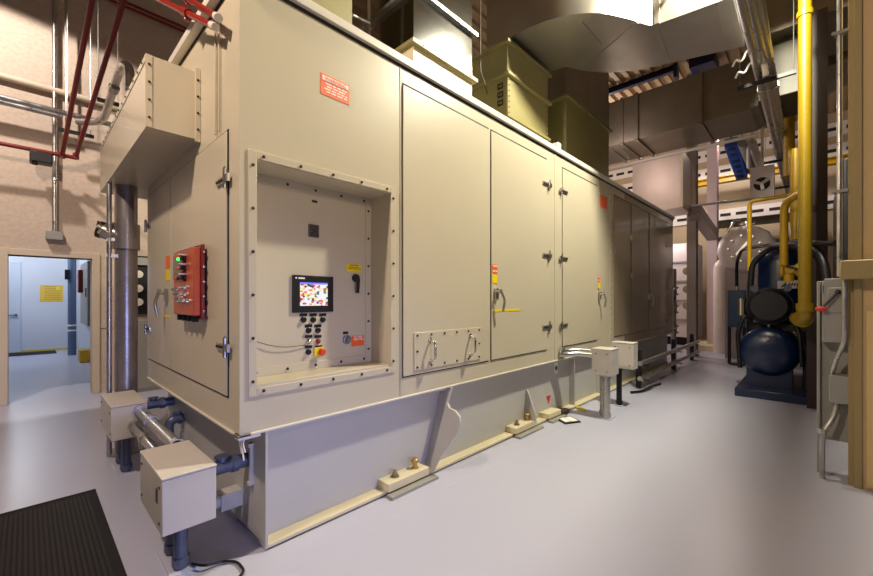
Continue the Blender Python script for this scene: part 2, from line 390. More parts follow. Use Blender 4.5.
# recessed control panel
fy = Y0-.006
of = MB().ring(rx0-.045, rx1+.045, rz0-.06, rz1+.05, .045, fy-.004, Y0)
F = of.out('recess_frame', PAINT, E, bevel=.002)
fx0, fx1, fz0, fz1 = rx0-.022, rx1+.022, rz0-.035, rz1+.026
for k in range(5):
    for z in (fz0, fz1): inst(BOLT_ME, 'bolt', (fx0+.06+(fx1-fx0-.12)*k/4, fy-.004, z), N, F)
for k in range(6):
    for x in (fx0, fx1): inst(BOLT_ME, 'bolt', (x, fy-.004, fz0+.06+(fz1-fz0-.12)*k/5), N, F)
py_ = Y0+RD-.012
CP = MB().box(rx0, rx1, py_, Y0+RD, rz0, rz1).out('control_panel', PAINT, E)
IF = MB().ring(rx0, rx1, rz0, rz1, .055, py_-.006, py_).out('panel_frame', PAINT, E, bevel=.002)
for k in range(5):
    for z in (rz0+.028, rz1-.028): inst(BOLT_ME, 'bolt', (rx0+.09+(rx1-rx0-.16)*k/4, py_-.006, z), N, IF)
for k in range(6):
    for x in (rx0+.028, rx1-.028): inst(BOLT_ME, 'bolt', (x, py_-.006, rz0+.1+(rz1-rz0-.2)*k/5), N, IF)
def pp(px, py): return at(px, py, Y=py_)
a, c = pp(291.8, 274.8), pp(332.4, 311.7)
bz = MB().box(a.x, c.x, py_-.014, py_, c.z, a.z).out('display_bezel', BLACK, CP, bevel=.003)
bz['label'] = 'black bezel of the lit operator display'
def screen_mat():
    m = bpy.data.materials.new('lit display picture'); m.use_nodes = True; nt = m.node_tree; b = nt.nodes['Principled BSDF']
    tc = nt.nodes.new('ShaderNodeTexCoord'); mp = nt.nodes.new('ShaderNodeMapping'); mp.inputs['Scale'].default_value = (55, 1, 80)
    vo = nt.nodes.new('ShaderNodeTexVoronoi'); vo.distance = 'CHEBYCHEV'; vo.inputs['Scale'].default_value = 1.0; vo.inputs['Randomness'].default_value = .8
    nt.links.new(tc.outputs['Object'], mp.inputs[0]); nt.links.new(mp.outputs[0], vo.inputs['Vector'])
    sp = nt.nodes.new('ShaderNodeSeparateColor'); nt.links.new(vo.outputs['Color'], sp.inputs[0])
    rp = nt.nodes.new('ShaderNodeValToRGB'); rp.color_ramp.interpolation = 'CONSTANT'; e = rp.color_ramp.elements
    e[0].position = 0; e[0].color = (.9, .9, 1, 1); e[1].position = .42; e[1].color = (.8, .12, .08, 1)
    for q, cc in ((.53, (1, .8, .2, 1)), (.63, (.95, .9, .8, 1)), (.76, (.08, .08, .3, 1)), (.83, (.1, .35, .1, 1)), (.88, (.02, .02, .02, 1)), (.93, (.95, .55, .4, 1))):
        n = e.new(q); n.color = cc
    nt.links.new(sp.outputs[0], rp.inputs[0]); nt.links.new(rp.outputs[0], b.inputs['Emission Color']); b.inputs['Emission Strength'].default_value = 1.0
    b.inputs['Base Color'].default_value = (.02, .02, .02, 1); b.inputs['Roughness'].default_value = .2; return m
s0, s1 = pp(299, 282.2), pp(326.5, 305.5)
MB().box(s0.x, s1.x, py_-.0155, py_-.014, s1.z, s0.z).out('screen', screen_mat(), bz)
MB().box(s0.x, s1.x, py_-.0165, py_-.0155, s0.z-.012, s0.z).out('title_bar', mat('lit title bar', (.12, .14, .7, 1), .3, emit=1.0), bz)
MB().cyl((a.x+.024, py_-.014, a.z-.02), (a.x+.024, py_-.0155, a.z-.02), .007, n=6).box(a.x+.04, a.x+.085, py_-.0152, py_-.014, a.z-.026, a.z-.015).out('maker_mark', WHITE, bz)
# vent grille near the top
g = pp(313.5, 231); go = MB().box(g.x-.04, g.x+.04, py_-.008, py_, g.z-.045, g.z+.045).out('speaker_grille', mat('grey grille', rgb(96, 94, 92), .5, .5), CP, bevel=.014)
gm = MB()
for k in range(5): gm.box(g.x-.03, g.x+.03, py_-.0095, py_-.008, g.z-.034+k*.015, g.z-.027+k*.015)
gm.obox((g.x, py_-.010, g.z), Vector((.028, 0, .028)), Vector((0, .001, 0)), Vector((-.002, 0, .002)))
gm.obox((g.x, py_-.010, g.z), Vector((.028, 0, -.028)), Vector((0, .001, 0)), Vector((.002, 0, .002)))
gm.out('grille_bar', DARKSTEEL, go)
g = pp(314.5, 201.5); MB().box(g.x-.02, g.x+.02, py_-.003, py_, g.z-.008, g.z+.008).out('name_plate', BLACK, CP)
# push buttons: rows of 3, 2, 2, 2 with name plates
BM = MB().lathe([(.0, 0), (.021, 0), (.021, .006), (.015, .010), (.013, .022), (0, .022)], (0, 0, 0)).mesh('push_button', BLACK)
LM = MB().lathe([(.0, 0), (.019, 0), (.019, .008), (.015, .012), (.008, .02), (0, .022)], (0, 0, 0)).mesh('lamp', CHROME)
RM = MB().lathe([(.0, 0), (.019, 0), (.019, .008), (.015, .012), (.008, .02), (0, .022)], (0, 0, 0)).mesh('lamp', mat('dull red lens', rgb(150, 50, 30), .2))
rows = [(319.6, 314.8, (303.3, 313, 322.5)), (330.2, 325.8, (308.5, 317.8)), (341.2, 336.4, (308.5, 317.8)), (351.8, 346.8, (308.3, 318.6))]
for ri, (yb, yp, xs) in enumerate(rows):
    for ci, px in enumerate(xs):
        q = pp(px, yb); me = BM
        if ri == 2: me = LM if ci == 0 else RM
        if ri == 3 and ci == 1:
            eb = MB().box(q.x-.034, q.x+.034, py_-.006, py_, q.z-.03, q.z+.034).out('emergency_plate', YELD, CP)
            MB().lathe([(0, 0), (.014, 0), (.014, .02), (.026, .022), (.026, .034), (.018, .042), (0, .044)], (q.x+.008, py_-.006, q.z), (0, -1, 0)).out('stop_button', mat('orange red stop button', rgb(214, 70, 24), .35), eb)
        else: inst(me, 'push_button', (q.x, py_, q.z), N, CP)
        q2 = pp(px, yp); MB().box(q2.x-.027, q2.x+.027, py_-.003, py_, q2.z-.010, q2.z+.010).out('legend_plate', BLACK, CP)
# isolator handle with its yellow caution label
q = pp(355, 278); m = MB(); m.lathe([(0, 0), (.03, 0), (.03, .02), (.022, .034), (0, .036)], (q.x, py_, q.z), (0, -1, 0))
m.obox((q.x+.006, py_-.03, q.z-.06), (.012, 0, -.002), (0, .009, 0), (.004, 0, .055)); m.out('rotary_handle', BLACK, CP, bevel=.004)
a, c = pp(346.3, 263.5), pp(360.6, 272.7); cz = MB().box(a.x, c.x, py_-.003, py_, c.z, a.z).out('caution_label', YELD, CP)
lettering('CAUTION', .017, BLACK, ((a.x+c.x)/2, py_-.0042, a.z-.011), (1, 0, 0), (0, 0, 1), cz)
print_lines(a.x+.008, c.x-.004, (a.z-.026, a.z-.036), BLACK, cz, py_-.003, .004)
# grey selector with its orange label
q = pp(346.5, 339.5); MB().lathe([(0, 0), (.034, 0), (.034, .012), (.02, .016), (.018, .036), (0, .04)], (q.x, py_, q.z), (0, -1, 0)).out('selector_knob', mat('grey knob', rgb(130, 130, 134), .35, .5), CP)
q2 = pp(345.5, 332.8); MB().box(q2.x-.022, q2.x+.022, py_-.003, py_, q2.z-.009, q2.z+.009).out('legend_plate', BLACK, CP)
a, c = pp(351.5, 336), pp(363.5, 345.3); oz = MB().box(a.x, c.x, py_-.003, py_, c.z, a.z).out('warning_label', ORANGE, CP)
print_lines(a.x+.006, c.x-.004, (a.z-.008, a.z-.02, a.z-.03), WHITE, oz, py_-.003, .005)
# thin wire hanging from the frame to the buttons
a, m1, c = pp(255.5, 339), pp(278, 347), pp(305, 345)
MB().tube([(rx0+.05, py_-.01, a.z), (m1.x, py_-.02, m1.z-.005), (c.x, py_-.012, c.z)], .003, .15, 6).out('wire', WIRE, CP)

# end face: pair of doors, handle, hinges
ya, ym, yb = ye(228.5), ye(172.5), ye(149)
for k, (y0, y1) in enumerate(((ya, ym-.006), (ym+.006, yb))):
    MB().box(X0-.003, X0, y0-.009, y1+.009, .878, 2.432).out('door_seal', SEAL, E)
    d = MB().box(X0-DT, X0-.003, y0, y1, .89, 2.42).out('door', PAINT, E, bevel=.003)
    for z in (2.14, 1.17):
        hinge((X0-DT, (ya-.012) if k == 0 else (yb+.012), z), (-1, 0, 0), (0, 1 if k == 0 else -1, 0), d)
    if k == 1:
        lever((X0-DT, ym+.1, 1.48), (-1, 0, 0), (0, 1, 0), d)
        MB().box(X0-DT-.002, X0-DT, ym+.01, ym+.22, 1.30, 1.32).out('stripe', YELD, d)['label'] = 'yellow marking stripe'
        MB().box(X0-DT-.003, X0-DT, ym+.02, ym+.15, 1.70, 1.80).out('sticker', ORANGE, d)['label'] = 'orange warning sticker'
        MB().box(X0-DT-.003, X0-DT, ym+.02, ym+.15, 1.60, 1.69).out('sticker', YELD, d)['label'] = 'yellow caution sticker'

# skid under the enclosure
SX0 = .95; YF, YW = 2.265, 2.36
s = MB(); s.box(SX0, 10.0, YW, 4.5, .03, ZB-.012); s.box(SX0, SX0+.014, YF, YW, .012, ZB-.012)
SK = s.out('skid_base', PAINT2, E)
MB().box(SX0+.014, 10.0, YF, YW, .012, .034).out('skid_flange', CREAM, E, bevel=.003)
MB().box(SX0+.02, 10, YF+.03, 4.5, 0, .012).out('skid_shim', SEAL, E)
MB().box(SX0+.014, 10, YF+.02, YW, ZB-.035, ZB-.012).out('skid_flange', PAINT2, E)
# feet: bolted pads; shaped brackets
PADBOLT = MB().lathe([(0, 0), (.034, 0), (.034, .008), (.02, .008), (.02, .03), (.013, .032), (.013, .05), (0, .052)], (0, 0, 0), n=10).mesh('anchor_bolt', mat('anchor steel', rgb(150, 140, 124), .35, .9, .1, 20))
BRASSBOLT = MB().lathe([(0, 0), (.03, 0), (.03, .008), (.018, .012), (.018, .045), (.03, .05), (.03, .072), (.02, .08), (0, .082)], (0, 0, 0), n=10).mesh('anchor_bolt', FOOD)
def pad(pa, pb, bolts=True):
    xa, xb = at(pa, 490, Y=YF-.02).x, at(pb, 490, Y=YF-.02).x
    g = MB().box(xa-.01, xb+.05, YF-.09, YF-.02, 0, .022).out('grout_pad', GREYP, E)
    p = MB().box(xa, xb, YF-.035, YW+.0, .034, .095).out('foot_pad', CREAM, E, bevel=.004)
    if bolts:
        inst(PADBOLT, 'anchor_bolt', (xa+(xb-xa)*.28, YF+.035, .095), (0, 0, 1), p)
        inst(BRASSBOLT, 'anchor_bolt', (xa+(xb-xa)*.78, YF+.035, .095), (0, 0, 1), p)
    return xa, xb
pad(387.5, 428); pad(515, 536); pad(548, 560, False)
def bracket(weld_top, weld_bot, prof, th=.022):
    A = at(*weld_top, Y=YW); B = at(*weld_bot, Y=YW); poly = [A]
    def xat(z): return B.x + (A.x-B.x)*(z-B.z)/(A.z-B.z)
    for px, py in prof:                          # outer edge of the plate, solved on its own plane
        X = A.x
        for _ in range(8):
            p = at(px, py, X=X); X = xat(p.z)
        poly.append(Vector((X, min(p.y, YW), p.z)))
    poly.append(B)
    return MB().prism(poly, (th, 0, 0)).out('bracket', PAINT2, E, bevel=.003)
bracket((440, 389.5), (425, 464), [(451.5, 387.5), (449.5, 395), (447, 403), (449, 408), (455, 411), (459.5, 417), (460, 424), (457, 433), (450, 443), (443, 453), (437, 463), (433, 471)])
bracket((525.6, 389.5), (523.7, 421), [(527.5, 391), (536, 416), (535, 421)])
for px in (569, 596): 
    x = at(px, 400, Y=YW).x; MB().box(x, x+.02, YF+.02, YW, .034, ZB-.03).out('stiffener', PAINT2, E)
# small labels on the skid
a = at(556, 368, Y=YW); lb = MB().box(a.x-.04, a.x+.04, YW-.003, YW, a.z-.07, a.z+.07).out('hazard_label', WHITE, E); MB().cyl((a.x, YW-.003, a.z), (a.x, YW-.0045, a.z), .03).out('hazard_mark', BLACK, lb)
a = at(548.5, 399, Y=YW); lb = MB().prism([(a.x-.055, YW, a.z+.04), (a.x+.055, YW, a.z+.04), (a.x, YW, a.z-.06)], (0, -.003, 0)).out('hazard_label', REDSIGN, E); lb['label'] = 'red triangular hazard label'
# end plate details: welded bar, square stub, cable ties
MB().box(SX0-.02, SX0, 2.44, 2.46, .33, .58).box(SX0-.03, SX0, 2.435, 2.465, .56, .58).box(SX0-.03, SX0, 2.435, 2.465, .33, .35).out('grab_bar', PAINT2, E)
stub = MB().box(SX0-.12, SX0, 2.62, 2.72, .14, .24).cyl((SX0-.12, 2.67, .19), (SX0-.17, 2.67, .19), .04).out('drain_stub', PAINT2, E)
t = MB()
for y, L in ((2.31, .13), (2.34, .10), (2.29, .08)): t.tube([(X0+.04, y, ZB-.012), (X0+.02, y-.01, ZB-.05), (X0+.03, y-.02, ZB-.02-L)], .004, .03, 6)
t.box(X0+.0, X0+.12, 2.285, 2.345, ZB-.035, ZB-.012)
t.out('cable_tie', WHITE, E)

# ------------------------------------------------------------------ things on the end face
# hood above the end doors
hx0, hy0, hy1, hz0, hz1 = .515, 2.98, 5.17, 2.52, 2.97
H = thing('intake_hood', 'beige box hood bolted to the end of the enclosure above its doors', 'hood', (.66, 4, hz0))
MB().box(hx0, X0-.002, hy0, Y1+.0, hz0, hz1).box(hx0, X0+.3, Y1+.002, hy1, hz0, hz1).out('hood_body', PAINT, H)
fl = MB(); fl.box(X0-.03, X0-.002, hy0-.02, hy0, hz0-.02, hz1+.02); fo = fl.out('flange', PAINT, H)
el = MB(); el.box(hx0-.005, hx0+.03, hy0-.004, hy0, hz0, hz1); eo = el.out('corner_strip', PAINT, H)
for k in range(4):
    inst(SMALLBOLT_ME, 'bolt', (hx0+.015, hy0-.004, hz0+.06+k*.11), (0, -1, 0), eo); inst(SMALLBOLT_ME, 'bolt', (X0-.016, hy0-.02, hz0+.06+k*.11), (0, -1, 0), fo)
ts = MB().box(hx0-.004, hx0, hy0, hy1, hz1-.04, hz1).out('edge_strip', PAINT, H)
for k in range(14): inst(SMALLBOLT_ME, 'bolt', (hx0-.004, hy0+.1+k*.15, hz1-.02), (-1, 0, 0), ts)

# red panel
xb = X0-DT; xc = xb-.075                        # cover front plane
ry0, ry1 = ye(193.5, xc), ye(173.6, xc); rzb, rzt = at(193, 316, X=xc).z, at(193, 247, X=xc).z
R = thing('alarm_panel', 'orange red bolted explosion-proof panel with lamps and knobs on the enclosure end', 'control box', (X0, (ry0+ry1)/2, rzb))
bk = MB().box(xb-.035, xb-.015, ry0-.014, ry1+.02, rzb-.02, rzt+.02)
for y in (ry0+.03, ry1-.03):
    for z in (rzb+.05, rzt-.05): bk.box(xb-.015, xb, y-.015, y+.015, z-.015, z+.015)
bo = bk.out('back_plate', REDB, R, bevel=.003)
for k in range(5):
    MB().lathe([(0, 0), (.007, 0), (.007, .02), (0, .022)], (xb-.025, ry0-.014, rzb+.03+k*(rzt-rzb-.06)/4), (0, -1, 0), 10).out('bolt', STEEL, bo)
cv = MB().box(xc, xb-.035, ry0, ry1, rzb, rzt).out('cover', REDBOX, R, bevel=.006)
RW, RH = ry1-ry0, rzt-rzb
def fyz(fa, fb): return ry1 - fa*RW, rzt - fb*RH   # fraction from the cover's left and top
for k in range(6):
    inst(BOLT_ME, 'bolt', (xb-.055, ry0+RW*(k+.5)/6, rzt), (0, 0, 1), cv)
wx = xc
(wa, wz0), (wb, wz1) = fyz(.10, .06), fyz(.58, .44)
MB().box(wx-.014, wx, wb, wa, wz1, wz0).out('window_frame', REDBOX, cv, bevel=.003)
MB().box(wx-.016, wx-.014, wb+.018, wa-.018, wz1+.03, wz0-.03).out('display_window', mat('dark window', rgb(72, 66, 60), .15), cv)
for fb, mm in ((.14, mat('green lit lens', (.05, .9, .1, 1), .3, emit=2)), (.28, ORANGE), (.43, BLACK)):
    y, z = fyz(.62, fb); MB().lathe([(0, 0), (.024, 0), (.024, .012), (.014, .018), (.014, .03), (0, .032)], (wx, y, z), (-1, 0, 0)).out('selector', BLACK, cv)
    y, z = fyz(.44, fb); MB().lathe([(0, 0), (.012, 0), (.009, .012), (0, .015)], (wx-.016, y, z), (-1, 0, 0)).out('indicator', mm, cv)
    y, z = fyz(.66, fb-.05); MB().lathe([(0, 0), (.009, 0), (.008, .045), (0, .047)], (wx, y, z), (-1, 0, 0)).out('screw_plug', STEEL, cv)
for fa, fb in ((.62, .58), (.3, .67), (.62, .69), (.35, .74), (.5, .79), (.75, .79), (.2, .6)):
    y, z = fyz(fa, fb); MB().lathe([(0, 0), (.02, 0), (.018, .014), (.010, .018), (.010, .036), (0, .038)], (wx, y, z), (-1, 0, 0), n=12).out('plug', STEEL, cv)
for k in range(4): MB().cyl((xb-.05, ry0+RW*(k+.5)/4, rzb), (xb-.05, ry0+RW*(k+.5)/4, rzb-.04), .018, n=10).out('cable_gland', MACH, cv)

# big steel pipe beside the hood, conduit next to it
PX, PYY, PR = .66, 4.72, .088
T = thing('vertical_pipe', 'thick weathered steel pipe rising from the floor to the hood', 'pipe', (PX, PYY, 0))
MB().cyl((PX, PYY, 0), (PX, PYY, 1.92), PR, n=28).cyl((PX, PYY, 2.16), (PX, PYY, hz0), PR, n=28).out('pipe', PIPEM, T)
MB().cyl((PX, PYY, 1.92), (PX, PYY, 2.16), PR+.018, n=28).cyl((PX-.02, PYY-.0, 2.04), (PX-.17, PYY+.06, 2.09), .085, .07).out('coupling', PIPEM, T)
MB().cyl((PX, PYY, .22), (PX, PYY, .26), PR+.02, n=24).out('flange', PIPEM, T); MB().cyl((PX, PYY, 0), (PX, PYY, .02), PR+.06, n=24).out('base_flange', PIPEM, T)
vv = MB().cyl((PX-.165, PYY+.06, 2.09), (PX-.19, PYY+.07, 2.10), .08, n=18)
for k in range(8):
    an = k*math.pi/4; vv.bolt((PX-.185, PYY+.06+math.cos(an)*.06, 2.10+math.sin(an)*.06), (-1, .2, .1), .012, .02)
vv.out('blind_flange', DARKSTEEL, T)
T2 = thing('conduit_riser', 'thin vertical conduit clamped beside the thick steel pipe', 'conduit', (.53, 4.75, 0))
MB().cyl((.53, 4.68, 0), (.53, 4.68, hz0), .02).out('conduit', GALV, T2)
for z in (.55, 1.85, 2.0): MB().box(.51, PX-PR*.6, 4.665, 4.695, z-.015, z+.015).out('clamp', STEEL, T2)
MB().cyl((.46, 4.66, 2.07), (.53, 4.68, 2.03), .028).out('coupling', STEEL, T2)
tag(MB().tube([(PX+.0, PYY+.16, 0), (PX, PYY+.16, hz0)], .05, n=16).out('vertical_pipe', PIPEM), 'slimmer dark pipe standing just behind the thick steel pipe', 'pipe')

# ------------------------------------------------------------------ junction boxes on pipe legs
def jbox(name_lab, x0, x1, y0, y1, z0, z1, legs, foot=True, grp=None, lm=BLUEPIPE, lr=.034, side='x'):
    t = thing('junction_box', name_lab, 'junction box', ((x0+x1)/2, (y0+y1)/2, 0), grp)
    bx = MB().box(x0, x1, y0, y1, z0, z1-.013).out('box_body', BOXP, t, bevel=.004)
    MB().box(x0-.003, x1+.003, y0-.003, y1+.003, z1-.012, z1).out('lid', BOXP, t, bevel=.004)
    for (lx, ly) in legs:
        MB().cyl((lx, ly, .012), (lx, ly, z0), lr).cyl((lx, ly, z0-.035), (lx, ly, z0), lr+.014).cyl((lx, ly, .03), (lx, ly, .07), lr+.008).out('leg', lm, t)
    if foot:
        xs = [l[0] for l in legs]; ys = [l[1] for l in legs]
        MB().box(min(xs)-.06, max(xs)+.06, min(ys)-.06, max(ys)+.06, 0, .012).out('foot_plate', FLOORM, t)
    for z in (z0+.05, z1-.06):
        inst(SMALLBOLT_ME, 'screw', (x0, y0+.05, z), (-1, 0, 0), bx); inst(SMALLBOLT_ME, 'screw', (x0, y1-.05, z), (-1, 0, 0), bx)
    return t, bx
G = 'junction boxes standing on pipe legs'
tA, bA = jbox('large beige junction box on pipe legs nearest the black floor mat', .458, .70, 2.29, 2.81, .285, .572, [(.575, 2.45), (.575, 2.62)], grp=G)
lm = MB().box(.455, .458, 2.38, 2.41, .42, .49).out('latch', BLACK, bA)
tB, bB = jbox('smaller looking beige junction box in front of the thick vertical pipe', .459, .69, 3.95, 4.55, .335, .608, [(.58, 4.15), (.58, 4.38)], grp=G)
# conduits linking the two near boxes
for k, (x, z, r) in enumerate(((.64, .545, .037), (.60, .43, .031))):
    cdt = MB().cyl((x, 2.816, z), (x, 3.944, z), r).cyl((x, 2.816, z), (x, 2.86, z), r+.010, n=8).cyl((x, 3.90, z), (x, 3.944, z), r+.010, n=8).cyl((x, 3.5, z), (x, 3.56, z), r+.008)
    tag(cdt.out('conduit', GALV), ('upper of two grey conduits between the near junction boxes', 'lower of two grey conduits between the near junction boxes')[k], 'conduit', 'conduits between the near junction boxes')
def stubpipe(lab, pts, r, grp):
    t = thing('conduit_fitting', lab, 'conduit fitting', pts[0], grp)
    MB().tube(pts, r, .06).out('pipe', BLUEPIPE, t)
    a, b = Vector(pts[0]), Vector(pts[1]); d = (b-a).normalized()
    MB().cyl(a+d*.01, a+d*.04, r+.014, n=8).out('locknut', BLUEPIPE, t); MB().cyl(a+(b-a)*.6, a+(b-a)*.75, r+.01, n=10).out('coupling', BLUEPIPE, t)
    MB().lathe([(0, 0), (r*.7, 0), (r*.7, .02), (r*1.0, .02), (r*1.0, .03), (0, .032)], a+(b-a)*.4+Vector((0, 0, r*.8)), (0, 0, 1), 14).out('cap', BLUEPIPE, t)
    return t
GF = 'blue grey conduit fittings entering the skid'
stubpipe('blue grey fitting from the nearest junction box into the skid', [(.705, 2.52, .46), (.945, 2.52, .46)], .042, GF)
stubpipe('blue grey fitting from the box by the thick pipe into the skid', [(.694, 4.3, .50), (.945, 4.3, .50)], .04, GF)
stubpipe('blue grey elbow dropping to the floor beside the skid end', [(.945, 3.95, .42), (.84, 3.95, .42), (.84, 3.95, 0)], .036, GF)
cb = MB().tube([(.62, 2.42, .02), (.66, 2.33, .03), (.74, 2.34, .012), (.80, 2.28, .012), (.80, 2.16, .012), (.72, 2.12, .012)], .007, .06, 8)
tag(cb.out('cable', BLACK), 'loose black cable curling on the floor under the nearest box', 'cable')

# far boxes on the aisle side
tC, bC = jbox('beige junction box on twin pipe legs, nearer of the two by the long side', 4.78, 5.03, 1.715, 1.946, .53, .85, [(4.86, 1.80), (4.96, 1.87)], grp=G, lm=GALV, lr=.045)
tD, bD = jbox('beige junction box on one black leg, farther of the two by the long side', 5.50, 5.68, 1.69, 1.97, .52, .87, [(5.59, 1.90)], grp=G, lm=MACH, lr=.035)
fx = thing('conduit_fitting', 'shiny flexible conduit fittings between a box and the enclosure side', 'conduit fitting', (4.85, 2.15, .7))
m = MB()
for z, dx in ((.80, 0), (.76, -.05)): m.tube([(4.85+dx, 1.95, z), (4.78+dx, 2.12, z+.01), (4.7+dx, 2.20, z), (4.6+dx, Y0-.012, z+.01)], .03, .05)
m.cyl((4.85, 1.948, .80), (4.85, 1.99, .80), .045, n=8); m.cyl((4.60, Y0-.05, .81), (4.60, Y0-.012, .81), .045, n=8); m.out('flexible_hose', STEEL, fx)
# pipe rack along the far part of the enclosure
for k, (z, lab) in enumerate(((.42, 'upper grey pipe running along the far end of the enclosure'), (.18, 'lower grey pipe running along the far end of the enclosure'))):
    tag(MB().tube([(6.75, 1.98, z), (11.2, 1.98, z)], .038, n=14).cyl((9.0, 1.98, z), (9.06, 1.98, z), .055).out('pipe_run', GALV), lab, 'pipe', 'pipes on the low rack')
for k, (x, lab) in enumerate(((6.95, 'black pipe rack post beside the farther junction box'), (9.2, 'black pipe rack post halfway to the grey columns'), (10.9, 'black pipe rack post at the far end of the pipes'))):
    tag(MB().box(x-.04, x+.04, 2.02, 2.09, 0, .62).box(x-.03, x+.03, 1.9, 2.02, .37, .382).box(x-.03, x+.03, 1.9, 2.02, .13, .142).out('rack_post', MACH), lab, 'post', 'pipe rack posts')
tag(MB().tube([(6.4, 2.0, .02), (6.6, 1.9, .02), (6.9, 1.86, .05), (7.1, 1.9, .02), (7.4, 1.85, .02)], .02, .1).out('hose', MACH), 'black hose lying on the floor below the pipe rack', 'hose')

# things on the floor by the skid
k = thing('clipboard', 'black clipboard with white sheets on the floor by the skid', 'clipboard', (3.9, 2.03, 0))
ctr = at(568, 420, Z=.01); ax = Vector((.10, -.05, 0)); ay = Vector((.06, .09, 0))
MB().obox(ctr, ax, ay, (0, 0, .006)).out('board', BLACK, k, bevel=.002)
MB().obox(ctr+Vector((-.045, .02, .008)), ax*.35, ay*.7, (0, 0, .0015)).obox(ctr+Vector((.04, -.02, .008)), ax*.4, ay*.75, (0, 0, .0015)).out('paper', WHITE, k)
ctr2 = at(566, 413, Z=.03); tb = MB().obox((ctr2.x, ctr2.y+.05, .035), (.10, -.01, 0), (.012, .045, 0), (0, 0, .034))
tag(tb.out('tool_pouch', mat('dark leather', rgb(50, 36, 26), .7, 0, .2, 30, .3, 60), bevel=.02), 'dark pouch lying beside the clipboard at the skid foot', 'pouch')
a, c = at(577, 407, Z=.02), at(585, 410, Z=.02)
sdv = thing('screwdriver', 'yellow handled screwdriver lying next to the twin pipe legs', 'screwdriver', a)
MB().cyl((a.x, a.y, .02), (c.x, c.y, .02), .016, n=10).out('handle', YELD, sdv); MB().cyl((a.x, a.y, .02), a + (a-c)*.8 - Vector((0, 0, 0)), .006, n=8).out('shaft', STEEL, sdv)

# ------------------------------------------------------------------ floor mat
mx1, my1 = .365, 3.93
M = thing('floor_mat', 'black ribbed rubber mat lying on the floor at the lower left', 'mat', (-.4, 3.0, 0))
MB().box(-1.6, mx1, 1.2, my1, 0, .009).out('mat_border', RUBBER, M, bevel=.003)
rb = MB()
for k in range(84): rb.box(-1.54+k*.0222, -1.54+k*.0222+.013, 1.28, my1-.075, .009, .0135)
rb.out('mat_ribs', mat('mat rib rubber', rgb(26, 20, 18), .7, 0, .15, 30), M)
MB().box(-1.6, mx1, my1-.02, my1, .009, .011).out('bevel_edge', RUBBER, M)

# ------------------------------------------------------------------ left wall services
def wz(px, py, d=.1): return at(px, py, Y=WY-d)
# two long galvanised conduits and a larger tan pipe
GW = 'conduits along the concrete wall'
def wallrun(lab, pa, pb, r, m, d, xs=-4.5, xe=1.4, name='wall_conduit', grp=GW):
    a = wz(*pa, d); return tag(MB().tube([(xs, WY-d, a.z), (xe, WY-d, a.z)], r, n=14).out(name, m), lab, 'conduit', grp)
wallrun('upper shiny conduit running along the concrete wall', (40, 107), 0, .038, GALV, .30)
wallrun('lower shiny conduit running along the concrete wall', (40, 111.5), 0, .034, GALV, .30, xe=.35)
wallrun('fat tan pipe along the concrete wall above the shiny conduits', (60, 92), 0, .045, FRAME_T, .07)
# gooseneck pipe (thick, rises over the hood)
gb = wz(101, 124, .36)
g = [(gb.x-.35, WY-.36, gb.z+.05), (gb.x, WY-.36, gb.z), (gb.x+.16, WY-1.0, gb.z+.35), (gb.x+.34, WY-1.7, gb.z+1.02)]
p_top = at(124, 66, Y=5.6); p_dn = at(128, 92, Y=5.3); p_low = at(103, 122, Y=7.2); p_mid = at(112, 97, Y=6.4)
gk = thing('gooseneck_pipe', 'galvanised pipe bending up from the wall into a gooseneck over the hood', 'pipe', p_low)
MB().tube([at(78, 122, Y=7.5), p_low, at(121.5, 64, Y=6.0), at(130, 66, Y=5.6), at(130, 90, Y=5.4)], .045, .22, 16, 8).out('pipe', GALV, gk)
MB().cyl(at(113, 91, Y=6.45), at(114.5, 86.5, Y=6.38), .058).out('coupling', GALV, gk)
# vertical conduit down to a small switch box
va, vb = wz(54, 0, .08), wz(54.5, 233, .08)
V = thing('conduit_drop', 'vertical conduit ending in a small grey box above the doorway', 'conduit', (vb.x, WY-.08, vb.z))
MB().tube([(vb.x, WY-.08, 6.8), (vb.x, WY-.08, vb.z)], .028).out('conduit', GALV, V)
MB().box(vb.x-.09, vb.x+.09, WY-.14, WY, vb.z-.10, vb.z+.02).out('switch_box', GREYP, V, bevel=.006)
tag(MB().tube([(vb.x+.10, WY-.2, 7.13), (vb.x+.12, WY-.2, 3.9)], .016).out('conduit', GALV), 'slim shiny conduit just right of the vertical wall conduit', 'conduit')
# black strut trapezes hung from thin rods
GR = 'strut trapezes holding wall pipes'
def trapeze(lab, a, b, rods, grp=GR):
    a, b = Vector(a), Vector(b); t = thing('strut_trapeze', lab, 'strut', (a+b)/2, grp); d = (b-a)
    n = Vector((-d.y, d.x, 0)).normalized()
    MB().obox((a+b)/2, d/2, n*.022, (0, 0, .022)).out('strut', MACH, t)
    for f in rods:
        p = a + d*f; MB().cyl(p, (p.x, p.y, 7.13), .0045, n=8).out('threaded_rod', STEEL, t)
    return t
p, q = at(58, 129, Y=7.55), at(94, 138, Y=7.55); trapeze('black strut hung on rods below the shiny wall conduits', (p.x, 7.55, p.z), (q.x, 7.55, p.z), (.25, .9))
p, q = at(97, 99, Y=6.8), at(119, 106, Y=6.8); trapeze('black strut hung on a rod behind the gooseneck pipe', (p.x, 6.8, p.z), (q.x, 6.8, p.z), (.05, .95))
